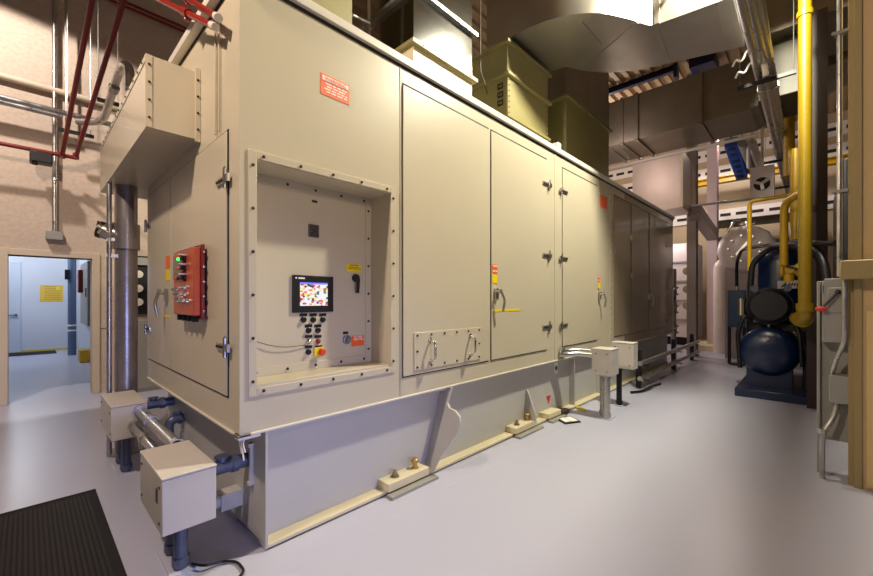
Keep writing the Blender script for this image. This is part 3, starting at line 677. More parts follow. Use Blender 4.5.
# red sprinkler pipes
GRD = 'dark red sprinkler pipes'
pA0, pA1 = at(92, 0, Y=5.2), at(62, 156, Y=7.6)
pB0, pB1 = at(124, 0, Y=5.2), at(76, 157, Y=7.6)
zR = pA1.z
for p0_, p1_, lab in ((pA0, pA1, 'dark red sprinkler pipe, left of the two sloping drops by the wall'), (pB0, pB1, 'dark red sprinkler pipe, right of the two sloping drops by the wall')):
    d = p0_ - p1_; tag(MB().tube([p1_, p0_ + d*.25], .026, n=14).cyl(p1_-Vector((0, 0, .03)), p1_+Vector((0, 0, .05)), .036).out('sprinkler_pipe', REDPIPE), lab, 'pipe', GRD)
t = tag(MB().tube([(-4, 7.6, at(40, 151, Y=7.6).z), (pB1.x, 7.6, at(40, 151, Y=7.6).z)], .028, n=14).out('sprinkler_pipe', REDPIPE), 'horizontal dark red sprinkler pipe low on the wall above the doorway', 'pipe', GRD)
q = at(41, 155, Y=7.6); tag(MB().box(q.x-.11, q.x+.11, 7.5, 7.7, q.z-.12, q.z+.02).cyl((q.x-.06, 7.55, q.z-.12), (q.x-.06, 7.55, q.z-.16), .03).out('flow_sensor', MACH, bevel=.01), 'black sensor under the horizontal red sprinkler pipe', 'sensor')
# bright red pipes crossing to the enclosure top
GB = 'bright red sprinkler pipes over the enclosure corner'
def redrun(lab, pts, tee):
    t = thing('fire_pipe', lab, 'pipe', pts[0], GB); MB().tube(pts, .020, .06).out('pipe', REDB, t)
    p, d = Vector(tee), (Vector(pts[-1])-Vector(pts[0])).normalized(); MB().cyl(p-d*.05, p+d*.05, .029, n=14).cyl(p, p-Vector((0, 0, .05)), .018).out('tee', REDB, t)
    e = Vector(pts[-1]); MB().cyl(e-d*.02, e+d*.04, .022).out('end_fitting', TRIM, t)
a, b_ = at(148, -6, Y=3.55), at(213, 26, X=X0-.07); redrun('bright red pipe, lower of two crossing over the enclosure end', [a + (a-b_)*.6, b_], a + (b_-a)*.65)
a, b_ = at(180, -6, Y=3.4), at(217, 17, X=X0-.07); redrun('bright red pipe, upper of two crossing over the enclosure end', [a + (a-b_)*.6, b_], a + (b_-a)*.25)
for px, lab in ((219, 'slim beige tube down the enclosure end, right one of the pair'), (215.5, 'slim beige tube down the enclosure end, left one of the pair')):
    y = ye(px, X0-.012); tag(MB().cyl((X0-.012, y, 2.45), (X0-.012, y, 3.12), .006, n=8).out('tube', PAINT), lab, 'tube', 'slim tubes on the enclosure end')
# dark pipes high on wall
for k, (p, lab) in enumerate((((160, 17), 'upper dark pipe high on the shaded concrete wall'), ((160, 21.5), 'lower dark pipe high on the shaded concrete wall'))):
    a = wz(*p, .12); tag(MB().tube([(.2, WY-.12, a.z), (4.0, WY-.12, a.z)], .022).out('wall_pipe', REDPIPE), lab, 'pipe', 'dark pipes high on the wall')
# cabinet and dark gauge board by the wall behind the enclosure
a = at(134, 389, Y=7.6); cbn = thing('wall_cabinet', 'grey floor cabinet against the wall behind the thick pipe', 'cabinet', (1.5, 7.7, 0))
MB().box(a.x, a.x+.7, 7.55, WY-.01, 0, 1.12).out('cabinet_body', GREYP, cbn, bevel=.006); MB().box(a.x+.03, a.x+.67, 7.54, 7.55, .05, 1.08).out('door', GREYP, cbn, bevel=.003)
gbd = thing('gauge_board', 'dark gauge board on the wall above the grey cabinet', 'gauge board', (1.5, 7.8, 1.2))
MB().box(a.x, a.x+.6, WY-.08, WY-.001, 1.2, 2.15).out('board', MACH, gbd)
MB().box(a.x-.0, a.x+.5, WY-.14, WY-.08, 2.0, 2.12).out('top_box', GREYP, gbd)
for z in (1.4, 1.62, 1.85): MB().lathe([(0, 0), (.06, 0), (.06, .04), (0, .045)], (a.x+.1, WY-.08, z), (0, -1, 0)).out('gauge', TRIM, gbd)

# ------------------------------------------------------------------ things in the annex
a, c = at(40, 285, Y=AY-.01), at(63, 301.5, Y=AY-.01)
n = MB().box(a.x, c.x, AY-.012, AY-.001, c.z, a.z).out('notice', mat('notice yellow', rgb(226, 190, 70), .5, 0, .1, 20)); tag(n, 'yellow notice sheet on the pale annex wall through the doorway', 'notice')
print_lines(a.x+.08, c.x-.06, [c.z+.06+k*.06 for k in range(7)], mat('notice print', rgb(170, 130, 60), .6), n, AY-.012, .02); MB().box(a.x+.4, c.x-.15, AY-.0135, AY-.012, a.z-.13, a.z-.04).out('header', YELD, n)
a, c = at(7, 356, Z=.01), at(56, 351, Z=.01)
tag(MB().box(-2.2, at(56, 352, Y=14.9).x, 14.6, 15.3, 0, .02).out('door_mat', RUBBER), 'black door mat in front of the far annex door', 'mat')
ps = thing('pipe_post', 'blue grey standing pipe in the annex right of the notice', 'pipe', (at(72, 355, Z=0)))
a = at(72, 355, Z=0); MB().cyl((a.x, a.y, 0), (a.x, a.y, 3.49), .085).out('pipe', mat('annex pipe', rgb(96, 112, 140), .4, .3, .08), ps)
MB().cyl((a.x, a.y, .62), (a.x, a.y, .66), .092).cyl((a.x, a.y, .75), (a.x, a.y, .79), .092).out('band', WHITE, ps); MB().box(a.x-.14, a.x-.05, a.y-.1, a.y+.0, 1.95, 2.2).out('valve', MACH, ps)
pn = thing('annex_panel', 'grey instrument panel with a red device on the annex side wall', 'panel', (1.0, 12, 0))
MB().box(.94, 1.038, 11.6, 13.2, .85, 2.3).out('cabinet', GREYP, pn, bevel=.01); MB().box(.86, .94, 12.6, 12.9, 1.6, 2.15).out('alarm', REDB, pn, bevel=.02)
MB().box(.925, .94, 11.8, 12.0, 1.5, 1.7).out('meter', BLACK, pn); MB().box(.84, 1.038, 12.0, 12.5, 0, .28).out('pump_base', YEL, pn, bevel=.02)

# ------------------------------------------------------------------ ducts above the roof
RZ = ZT+.082
GD = 'ducts rising from the enclosure roof'
def flange_ring(x0, x1, y0, y1, z, wd=.045, th=.035):
    return MB().box(x0-wd, x1+wd, y0-wd, y0, z, z+th).box(x0-wd, x1+wd, y1, y1+wd, z, z+th).box(x0-wd, x0, y0, y1, z, z+th).box(x1, x1+wd, y0, y1, z, z+th)
def rbolts(o, x0, x1, y, z, n):
    for k in range(n): inst(BOLT_ME, 'bolt', (x0+(x1-x0)*(k+.5)/n, y, z), (0, -1, 0), o)
bx_ = xf(560, Y0); bcn = thing('roof_beacon', 'small white box with a red lamp on the enclosure roof edge', 'beacon', (bx_, Y0+.03, RZ))
MB().box(bx_-.06, bx_+.03, Y0+.0, Y0+.08, RZ, RZ+.09).out('box', WHITE, bcn, bevel=.004); MB().lathe([(0, 0), (.025, 0), (.022, .03), (0, .04)], (bx_+.06, Y0+.03, RZ)).out('lamp', REDSIGN, bcn)
MB().box(bx_-.01, bx_+.01, Y0+.02, Y0+.06, RZ+.09, RZ+.13).out('gland', BLACK, bcn)
# shiny sheet metal duct
d1 = thing('exhaust_duct', 'shiny sheet metal duct with a bright reflection on the enclosure roof', 'duct', (2.75, 3.1, RZ), GD)
x0, x1, y0, y1 = 2.344, 3.16, 2.52, 3.5
MB().box(x0, x1, y0, y1, RZ, 3.67).out('collar', CREAM, d1); f1 = flange_ring(x0, x1, y0, y1, 3.67).out('flange', OLIVE, d1)
for k in range(5): inst(BOLT_ME, 'bolt', (x0+.08+k*.165, y0-.045, 3.687), (0, -1, 0), f1)
MB().box(x0, x1, y0, y1, 3.705, 5.2).out('duct_body', DUCT1, d1); flange_ring(x0, x1, y0, y1, 4.14).out('flange', GALV, d1)
# olive duct at far left of roof
d0 = thing('exhaust_duct', 'olive painted duct partly out of frame at the top left of the roof', 'duct', (1.9, 3.2, RZ), GD)
xr = at(352, 20, Y=2.75).x
MB().box(1.25, xr, 2.75, 3.6, RZ, 3.62).out('collar', OLIVE, d0); flange_ring(1.25, xr, 2.75, 3.6, 3.62).out('flange', OLIVE, d0); MB().box(1.25, xr, 2.75, 3.6, 3.655, 5.5).out('duct_body', OLIVE, d0)
rd = at(369, 20, Y=2.9); tag(MB().cyl((rd.x, 2.9, RZ), (rd.x, 2.9, 7.13), .014).tube([(rd.x, 2.9, 3.95), (xr+.05, 2.82, 3.86)], .014).out('hanger_rod', STEEL), 'thin steel hanger rod left of the shiny duct', 'rod')
bm_ = at(384, 20, X=2.0); tag(MB().tube([(2.2, 3.7, 3.5), (3.2, 3.7, 4.7)], .05).out('cable_tray', MACH), 'black bar crossing behind the shiny duct', 'bar')
# olive duct 2
d2_ = thing('exhaust_duct', 'olive duct with bolted flanges and a black marking, middle of the roof', 'duct', (4.4, 3.2, RZ), GD)
x0, x1, y0, y1 = 3.93, 4.91, 2.6, 3.8
MB().box(x0, x1, y0, y1, RZ, 4.09).out('collar', OLIVE, d2_); f = flange_ring(x0, x1, y0, y1, 4.09).out('flange', OLIVE, d2_); MB().box(x0, x1, y0, y1, 4.125, 4.47).out('duct_body', OLIVE, d2_); flange_ring(x0, x1, y0, y1, 4.47, .04).out('flange', OLIVE, d2_)
flange_ring(x0, x1, y0, y1, 3.60, .03).out('flange', OLIVE, d2_)
for xx in (x0, x1-.05):
    st = MB().box(xx, xx+.05, y0-.006, y0, RZ, 4.09).out('corner_strip', OLIVE, d2_)
    for k in range(7): inst(BOLT_ME, 'bolt', (xx+.025, y0-.006, 3.66+k*.065), (0, -1, 0), st)
mk = MB()                                      # black square marking on the side
for z in (4.0, 3.9, 3.8): mk.box(x0-.003, x0, 2.66, 2.74, z-.035, z+.035)
mko = mk.out('marking', BLACK, d2_); mk2 = MB()
for z in (4.0, 3.9, 3.8): mk2.box(x0-.005, x0-.003, 2.675, 2.725, z-.01, z+.01).box(x0-.005, x0-.003, 2.675, 2.69, z-.02, z+.02)
mk2.out('marking_print', OLIVE, mko)
MB().box(x0-.003, x0, 2.95, 3.12, 3.66, 3.78).out('label', YELD, d2_)['label'] = 'yellow label'
tag(MB().tube([(3.80, 2.9, 7.1), (3.80, 2.9, 4.2), (3.84, 2.86, 4.05), (3.86, 2.84, 3.93)], .010, .08, 8).out('cable', WIRE), 'thin grey cable hanging beside the olive flanged duct', 'cable')
# duct 3
d3 = thing('exhaust_duct', 'olive duct with a dark metal upper section, farthest right on the roof', 'duct', (6.2, 3.2, RZ), GD)
x0, x1, y0, y1 = 5.47, 7.13, 2.6, 3.5
MB().box(x0, x1, y0, y1, RZ, 4.40).out('collar', OLIVE, d3); flange_ring(x0, x1, y0, y1, 4.40, .05).out('flange', OLIVE, d3); MB().box(x0, x1, y0, y1, 4.45, 5.6).out('duct_body', mat('mid grey duct metal', rgb(156, 150, 138), .36, .7, .15, 3), d3)
# big horizontal elbow duct
ZU = 4.60
front = [at(px, py, Z=ZU) for px, py in ((507, 40), (518, 33), (530, 27), (545, 21), (560, 17), (574, 14), (587, 13), (600, 13), (613, 15), (626, 18), (638, 22), (648, 25), (655, 25))]
fend = [at(673, 18.5, Z=ZU)]; 
rear = [at(px, py, Z=ZU) for px, py in ((566, 67), (585, 71), (608, 73), (640, 70), (675, 62), (740, 48))]
YE_ = .6
edge = fend[0] + (fend[0]-front[-1])*0
pl = front + fend + [Vector((fend[0].x+.06, YE_, ZU)), Vector((rear[-1].x, YE_, ZU))] + rear[::-1][1:] + [Vector((4.9, 3.0, ZU)), Vector((front[0].x+.02, 3.0, ZU))]
EL = thing('elbow_duct', 'wide sheet metal elbow duct sweeping overhead toward the right aisle', 'duct', (5, 2, ZU))
MB().prism(pl, (0, 0, 1.15)).out('duct_body', DUCT, EL)
sm = MB()
def seam(p, q, w_=.025): 
    p, q = Vector(p), Vector(q); d = (q-p); n = Vector((-d.y, d.x, 0)).normalized(); sm.obox((p+q)/2-Vector((0, 0, .006)), d/2, n*w_, (0, 0, .006))
seam(front[-1], at(668, 60, Z=ZU)); seam(front[-3], at(585, 66, Z=ZU), .015); seam(at(580, 22, Z=ZU), at(600, 45, Z=ZU)); seam(at(715, 5, Z=ZU), at(724, 48, Z=ZU))
a, c = front[-1], fend[0]
sm.box(a.x-.03, a.x+.03, a.y-.05, a.y-.0, ZU-.01, ZU+1.15)
sm.out('seam_strip', DUCT, EL)
hn = at(668, 5, Y=1.2); MB().tube([(4.98, 1.14, 4.9), (4.9, 1.1, 4.87), (4.86, 1.08, 4.92), (4.97, 1.12, 5.0)], .018, .05).out('lifting_handle', MACH, EL)
# rear dark duct
RDt = thing('overhead_duct', 'dark tarnished duct hanging crosswise beyond the olive ducts', 'duct', (9.6, 2.5, 4.86))
MB().box(9.0, 10.25, .8, 5.5, 4.86, 5.82).out('duct_body', DARKDUCT, RDt)
MB().prism([(9.0, .8, 4.86), (9.0, .8, 5.82), (9.0, -.6, 5.95), (9.0, -.6, 5.35)], (1.2, 0, 0)).out('sloped_section', DARKDUCT, RDt)
for y in (1.55, 2.7, 3.0, 3.3): MB().box(8.97, 9.0, y-.03, y+.03, 4.84, 5.84).box(8.97, 10.28, y-.03, y+.03, 4.82, 4.86).out('stiffener', DARKDUCT, RDt)
GH = 'rods holding the dark overhead duct'
for x, y, lab in ((9.05, 5.2, 'hanger rod at the far left end of the dark overhead duct'), (10.1, .95, 'hanger rod at the right end of the dark overhead duct')):
    tag(MB().cyl((x, y, 5.82), (x, y, 7.13), .02).out('hanger_rod', STEEL), lab, 'rod', GH)
tag(MB().cyl((10.32, .8, 4.80), (10.32, 4.6, 4.80), .035).out('wall_conduit', TRIM), 'pale pipe running along the lower edge of the dark overhead duct', 'pipe')
# pale vertical duct past the enclosure end
vd = thing('drop_duct', 'pale sheet metal drop duct beyond the far end of the enclosure', 'duct', (10.8, 2.65, 3.55))
MB().box(10.35, 11.4, 2.15, 3.2, 3.55, 4.86).out('duct_body', mat('pale brushed duct', rgb(206, 186, 170), .45, .35, .08, 2), vd); MB().box(10.33, 10.36, 2.12, 2.17, 3.55, 4.86).out('corner_angle', CREAM, vd)
# blue roof beam below the deck
tag(MB().box(10.84, 10.96, 2.42, 7.9, 6.98, 7.0).box(10.84, 10.96, 2.42, 7.9, 7.10, 7.13).box(10.885, 10.915, 2.42, 7.9, 7.0, 7.10).box(10.80, 11.0, 2.34, 2.42, 6.80, 7.13).out('roof_beam', NAVY), 'navy blue roof beam under the corrugated deck', 'beam')
tag(MB().box(10.8, 11.5, 1.60, 2.10, 6.88, 7.13).out('roof_bracket', NAVY, bevel=.02), 'short navy block hanging under the deck beside the roof beam', 'bracket')

# ------------------------------------------------------------------ far end: columns and clutter
GC = 'steel columns at the far end'
def hcol(lab, x, y, w_, d_, z0, z1, m, grp=GC):
    o = MB().box(x-.02, x, y-w_/2, y+w_/2, z0, z1).box(x+d_, x+d_+.02, y-w_/2, y+w_/2, z0, z1).box(x, x+d_, y-.012, y+.012, z0, z1).out('steel_column', m); tag(o, lab, 'column', grp)
a = at(691.5, 300, X=11.6); hcol('grey brown steel column, nearest to the enclosure end', 11.6, a.y, .20, .22, 0, 7.13, GREYC)
a = at(712, 300, X=13.6); hcol('pale steel column standing on the beige plinth', 13.6, a.y, .24, .26, .16, 7.13, mat('pale column paint', rgb(206, 186, 182), .5, 0, .05, 4))
tag(MB().box(13.0, 14.6, a.y-.55, a.y+.55, 0, .16).out('plinth', CREAM, bevel=.01), 'low beige plinth under the pale steel column', 'plinth')
a = at(703, 300, X=12.2); p, q = at(694, 210, X=11.2), at(713, 236, X=13.5)
tag(MB().obox((p+q)/2, (q-p)/2, Vector((0, .13, 0)), Vector((.02, 0, .13))).out('brace', GREYC), 'slanted grey brace between the two steel columns', 'brace')
tag(MB().cyl(at(656, 210, X=10.6), at(760, 198, X=10.6), .026).out('wall_pipe', GREYP), 'grey horizontal pipe passing behind the nearest steel column', 'pipe')
ho = thing('heat_exchanger', 'white lidded exchanger housing behind the steel columns', 'heat exchanger', (14.8, 3.0, 0))
MB().box(14.2, 15.4, 2.6, 4.3, .25, 3.2).out('housing', WHITETANK, ho, bevel=.02)
m = MB()
for z in (.8, 1.4, 2.0, 2.6): m.box(14.15, 14.2, 2.6, 4.3, z-.03, z+.03)
m.out('rib', GREYP, ho); MB().box(14.3, 15.3, 2.7, 4.2, 0, .25).out('base', MACH, ho)
for k, z in enumerate((1.25, 1.75, 2.3)): MB().cyl((14.2, 2.75, z), (13.95, 2.75, z), .07).lathe([(0, 0), (.12, 0), (.12, .03), (0, .035)], (13.95, 2.75, z), (-1, 0, 0)).out('valve', CHROME, ho)
pv = thing('pipe_stack', 'shiny valve stack with levers in front of the white housing', 'valve', (11.2, 2.5, 0))
m = MB().cyl((11.2, 2.5, 0), (11.2, 2.5, 2.2), .06)
for z in (.7, 1.2, 1.65): m.lathe([(0, -.1), (.11, -.1), (.11, -.06), (.07, -.06), (.07, .06), (.11, .06), (.11, .1), (0, .1)], (11.2, 2.5, z)).tube([(11.2, 2.5, z), (10.9, 2.4, z+.06)], .02)
m.out('valve_body', GALV, pv)
ws = thing('white_cylinder', 'narrow white cylinder between the pale column and the white tank', 'cylinder', at(720.5, 454/2, X=12.95))
a = at(720.5, 300, X=12.95); MB().lathe([(0, 0), (.16, 0), (.16, 2.3), (.12, 2.42), (.05, 2.5), (0, 2.5)], (a.x, a.y, .0), (0, 0, 1)).out('cylinder_body', WHITETANK, ws); MB().cyl((a.x, a.y, 2.5), (a.x, a.y, 2.62), .04).out('valve', STEEL, ws)
# white tank with dished end
a = at(744, 248, X=11.6); tk = thing('receiver_tank', 'white horizontal tank with a dished end beside the blue machine', 'tank', (a.x+.8, a.y, 0))
MB().lathe([(0, 0), (.14, .01), (.29, .045), (.43, .115), (.525, .21), (.56, .30), (.56, 1.0), (0, 1.15)], (a.x, a.y, a.z), (1, 0, 0), 32).out('shell', WHITETANK, tk)
m = MB()
for k in range(9):
    an = k*.7; m.cyl((a.x+.06, a.y+.30*math.cos(an), a.z+.30*math.sin(an)), (a.x-.03, a.y+.30*math.cos(an), a.z+.30*math.sin(an)), .02, n=8)
m.obox((a.x, a.y, a.z+.05), (.01, 0, 0), (0, .015, .02), (0, -.15, .2)); m.out('stud', STEEL, tk)
m = MB(); m.cyl((a.x+.5, a.y, a.z+.44), (a.x+.5, a.y, a.z+.66), .09).lathe([(0, 0), (.16, 0), (.16, .05), (0, .05)], (a.x+.5, a.y, a.z+.62)).tube([(a.x+.5, a.y, a.z+.7), (a.x+.3, a.y+.2, a.z+.75), (a.x+.3, a.y+.35, a.z+.45)], .03, .1); m.out('nozzle', CHROME, tk)
MB().box(a.x+.3, a.x+.8, a.y-.4, a.y+.4, 0, a.z-.25).out('saddle', GREYC, tk)
MB().tube([(a.x+.2, a.y-.3, .9), (a.x+.1, a.y-.3, 1.5), (a.x+.1, a.y-.1, 1.5)], .05).out('drain_pipe', CHROME, tk)
q = at(768, 232, X=14.0); tag(MB().tube([(14, q.y+.35, q.z), (14, q.y, q.z), (14, q.y, 0)], .07, .12).out('green_pipe', GREEN), 'green pipe dropping behind the white tank', 'pipe')
# dark equipment mass behind
dm = thing('equipment_rack', 'black equipment rack full of boxes against the far wall', 'rack', (16, 2.0, 0))
m = MB()
for x, y in ((15.2, .2), (15.2, 2.4), (16.5, .2), (16.5, 2.4)): m.box(x-.04, x+.04, y-.04, y+.04, 0, 4.5)
for z in (.3, 1.5, 2.7, 3.9): m.box(15.16, 16.54, .16, 2.44, z-.03, z+.03)
m.out('rack_frame', MACH, dm)
for k in range(9):
    z = (.33, 1.53, 2.73)[k // 3]; y = .35 + (k % 3)*.68; MB().box(15.3, 16.2, y, y+.55, z, z+.5+.3*((k*7) % 3)/3).out('crate', (SIDING, MACH, GREYP, MACH, WHITETANK, SIDING, MACH, GREYP, MACH)[k], dm, bevel=.01)

# ------------------------------------------------------------------ blue compressor
K = thing('air_compressor', 'dark blue compressor with an upright tank and round motor in the right aisle', 'compressor', (8, .42, 0))
MB().box(7.35, 9.3, -.05, .84, 0, .12).out('base_frame', BLUE, K, bevel=.01)
a = at(768, 352, X=7.55)
MB().lathe([(0, 0), (.11, .004), (.22, .02), (.30, .06), (.345, .11), (.36, .17), (.36, .95), (0, .95)], (7.45, a.y, a.z), (1, 0, 0), 36).out('receiver', BLUE, K)
MB().cyl((7.46, a.y, a.z+.2), (7.41, a.y, a.z+.2), .022).out('plug', STEEL, K)
MB().cyl((7.8, a.y, a.z+.355), (7.8, a.y, a.z+.47), .03).out('relief_valve', STEEL, K)
for x in (7.7, 8.2): MB().box(x-.06, x+.06, a.y-.26, a.y+.26, .12, a.z-.2).out('saddle', BLUE, K)
v = at(781, 300, X=8.25); vb_ = at(781, 246, X=8.25).z - 1.20
MB().lathe([(0, 0), (.29, 0), (.30, .92), (.285, 1.02), (.23, 1.12), (.14, 1.18), (0, 1.20)], (v.x, v.y, vb_), (0, 0, 1), 32).out('separator_tank', BLUE, K)
lg = at(789, 284.5, X=v.x-.32)
pl_ = MB().box(v.x-.33, v.x-.28, lg.y-.13, lg.y+.13, lg.z-.06, lg.z+.06).out('badge', mat('badge plate', rgb(190, 186, 178), .4), K)
m = MB(); m.faces([(v.x-.333, lg.y+.10, lg.z-.035), (v.x-.333, lg.y+.03, lg.z-.035), (v.x-.333, lg.y+.03, lg.z+.04)], [(0, 1, 2)])
for k in range(4): m.obox((v.x-.332, lg.y-.005-k*.03, lg.z), (.001, 0, 0), (0, .006, 0), (0, -.008, .03))
m.box(v.x-.333, v.x-.331, lg.y-.11, lg.y+.02, lg.z-.006, lg.z+.006); m.out('badge_print', BLACK, pl_)
m = MB().box(7.8, 9.1, -.02, .72, vb_-.12, vb_)
for x in (7.9, 8.9):
    for y in (.05, .65): m.box(x-.05, x+.05, y-.05, y+.05, .12, vb_-.12)
m.out('upper_frame', MACH, K, bevel=.01)
mz = at(768, 306, X=7.6).z
MB().lathe([(0, 0), (.21, 0), (.26, .05), (.26, .42), (0, .45)], (7.52, .46, mz), (1, 0, 0), 24).out('motor', MACH, K)
for k in range(8): MB().lathe([(.25, 0), (.275, 0), (.275, .015), (.25, .015)], (7.60+k*.036, .46, mz), (1, 0, 0), 24).out('cooling_fin', MACH, K)
MB().tube([(7.6, .66, 1.15), (7.5, .74, 1.2), (7.5, .82, .95), (7.6, .80, .4)], .03, .1).out('oil_line', MACH, K)
MB().tube([(7.55, .2, 1.15), (7.45, .12, .95), (7.5, .1, .5)], .025, .1).out('oil_line', MACH, K)
for p, q, r_ in (((7.65, .78, 1.2), (7.65, .78, 1.46), .06), ((7.55, .62, 1.6), (7.48, .62, 1.6), .05), ((7.5, .25, 1.6), (7.45, .25, 1.6), .045)):
    MB().cyl(p, q, r_).out('filter', CHROME, K)
MB().box(7.9, 9.2, -.12, -.06, .2, 1.05).out('side_panel', MACH, K)
# control box on a tube frame
cxk = 10.6
b0, b1 = at(745, 290, X=cxk), at(727.5, 327, X=cxk); yc = (b0.y+b1.y)/2
KC = thing('control_cabinet', 'small blue control cabinet on a black tube stand left of the compressor', 'control box', (cxk, yc, 0))
MB().box(cxk, cxk+.25, b0.y, b1.y, b1.z, b0.z).out('cabinet', CABBLUE, KC, bevel=.008); MB().box(cxk-.012, cxk, b0.y+.02, b1.y-.02, b1.z+.02, b0.z-.02).out('door', CABBLUE, KC, bevel=.003)
MB().tube([(cxk+.1, b1.y-.02, b1.z), (cxk+.1, b1.y-.02, .035), (cxk+.1, b0.y-.1, .035)], .032, .03).out('stand', MACH, KC)
MB().tube([(cxk+.1, b0.y+.02, b1.z), (cxk+.1, b0.y+.02, .03)], .032).out('stand', MACH, KC)
MB().cyl((cxk+.1, yc, b0.z), (cxk+.1, yc, b0.z+.08), .04).out('gland', STEEL, KC)
# black hoses
h0 = at(735, 262, X=cxk); h1, h2, h3 = at(742, 249, X=9.8), at(770, 245, X=8.6), at(800, 241, X=7.0)
tag(MB().tube([(cxk+.1, yc, b0.z+.06), (cxk+.05, yc, h0.z), h1, h2, h3, (6.3, -.12, 2.08), (6.2, -.19, 2.07)], .03, .25).out('hose', MACH), 'black hose looping from the control cabinet across to the dark column', 'hose', 'black hoses around the compressor')
g0, g1, g2, g3 = at(750, 300, X=7.85), at(752, 262, X=7.85), at(772, 247, X=7.8), at(800, 243, X=7.0)
tag(MB().tube([(7.85, g0.y, .9), g0, g1, g2, g3, (6.4, -.10, 2.0), (6.35, -.16, 1.2)], .04, .3).out('hose', MACH), 'thick black hose arching over the blue upright tank', 'hose', 'black hoses around the compressor')

# yellow pipes
GY = 'yellow gas pipes in the right aisle'
a = at(805, 299, X=6.5)
Yp = thing('gas_pipe', 'thickest yellow pipe standing upright in the right aisle', 'pipe', (a.x, a.y, 0), GY)
MB().tube([(6.5, a.y, 6.9), (6.5, a.y, 1.2), (6.75, a.y+.05, 1.2)], .064, .12, 20).out('pipe', YELM, Yp)
MB().cyl((6.62, a.y+.025, 1.2), (6.85, a.y+.07, 1.2), .10, .085).cyl((6.5, a.y, 1.30), (6.5, a.y, 1.40), .085).out('elbow_flange', YELM, Yp); MB().cyl((6.5, a.y, 4.86), (6.5, a.y, 4.92), .08).out('flange', YELM, Yp)
p = at(784, 203, X=7.1); q = at(784, 268, X=7.1)
Ya = thing('gas_pipe', 'yellow pipe bending over and down to the blue upright tank', 'pipe', q, GY)
MB().tube([(6.62, a.y+.03, p.z+.02), (7.1, p.y, p.z), (7.1, q.y, q.z)], .045, .16, 16).out('pipe', YEL, Ya)
MB().lathe([(0, -.10), (.09, -.10), (.09, -.07), (.06, -.05), (.06, .05), (.09, .07), (.09, .10), (0, .10)], (7.1, q.y-.06, q.z-.03), (0, 1, 0)).cyl((7.1, q.y-.05, q.z), (7.1, q.y-.05, q.z-.18), .055).cyl((7.1, q.y-.06, q.z-.03), (7.0, q.y-.06, q.z-.03), .05).out('valve', YEL, Ya)
MB().tube([(6.98, q.y-.02, q.z+.02), (6.97, q.y-.2, q.z-.06)], .014).out('valve_lever', MACH, Ya)
u0, u1 = at(789, 103, X=9.2), at(789, 176, X=9.2)
tag(MB().tube([(9.2, u0.y, u0.z), (9.2, u1.y, u1.z)], .08, n=16).cyl((9.2, u0.y, u0.z), (9.2, u0.y, u0.z+.12), .11).out('gas_pipe', YEL), 'dull yellow pipe hanging from the dark duct left of the thickest yellow pipe', 'pipe', GY)
u0, u1 = at(795.5, 155, X=8.6), at(795.5, 245, X=8.6)
tag(MB().tube([(8.6, u0.y, u0.z), (8.6, u1.y, u1.z)], .07, n=16).cyl((8.6, u0.y, u0.z), (8.6, u0.y, u0.z+.1), .05).out('gas_pipe', YEL), 'bright yellow pipe just left of the thickest yellow pipe', 'pipe', GY)
f0, f1, f2 = at(803, 195.5, X=6.9), at(749.5, 201.5, X=7.9), at(749.5, 252, X=7.9)
tag(MB().tube([(7.9, .12, f1.z+.02), (7.9, f1.y, f1.z), (7.9, f2.y, f2.z-.3)], .03, .06, 12).out('gas_pipe', YEL), 'thin yellow pipe forming a square corner in front of the white tank', 'pipe', GY)

# overhead conduits along the right aisle
GO = 'overhead conduits above the right aisle'
for k, (px, py, r, lab) in enumerate(((756, 60, .05, 'leftmost silver conduit running overhead along the right aisle'), (768, 80, .055, 'middle silver conduit running overhead along the right aisle'), (777, 100, .04, 'rightmost silver conduit running overhead along the right aisle'))):
    c_ = at(px, py, Z=4.35); tag(MB().tube([(3.6, c_.y, 4.35), (16.8, c_.y, 4.35)], r, n=14).cyl((7, c_.y, 4.35), (7.1, c_.y, 4.35), r+.012).cyl((10, c_.y, 4.35), (10.1, c_.y, 4.35), r+.012).out('overhead_conduit', GALV), lab, 'conduit', GO)
for k, (x, lab) in enumerate(((6.6, 'black strut under the silver overhead conduits, nearest'), (10.6, 'black strut under the silver overhead conduits, middle one'), (13.2, 'black strut under the silver overhead conduits, farthest'))):
    c_ = at(768, 80, Z=4.35).y; trapeze(lab, (x, c_-.28, 4.27), (x, c_+.3, 4.27), (.04, .96), 'struts under the overhead conduits')
# blue trunk and grey pair on brackets
bt = thing('blue_trunking', 'bright blue trunking hung below the far slotted panels', 'trunking', at(736, 155, X=12.5))
p, q = at(731, 142, X=11.8), at(742, 176, X=14.2)
MB().obox((p+q)/2, (q-p)/2, Vector((0, .13, 0)), Vector((0, 0, .10))).out('trunk', BLUEB, bt)
for k in range(6):
    r_ = p + (q-p)*(k+.5)/6; MB().obox(r_-Vector((0, 0, .105)), Vector((.10, 0, 0)), Vector((0, .07, 0)), Vector((0, 0, .005))).out('vent', SEAL, bt)
MB().cyl(p+Vector((0, 0, .1)), (p.x, p.y, 7.13), .02).cyl(q+Vector((0, 0, .1)), (q.x, q.y, 7.13), .02).out('hanger', MACH, bt)
for k, (a_, b_, mm, lab) in enumerate((((742, 143), (752, 172), GREYP, 'grey pipe hanging just right of the blue trunking'), ((752, 143), (760, 170), PIPEM, 'dark steel pipe hanging second right of the blue trunking'))):
    p, q = at(*a_, X=11.8), at(*b_, X=14.2); tag(MB().cyl(p, q, .09).cyl(p, (p.x, p.y, 7.12), .015).out('overhead_pipe', mm), lab, 'pipe', 'pipes right of the blue trunking')
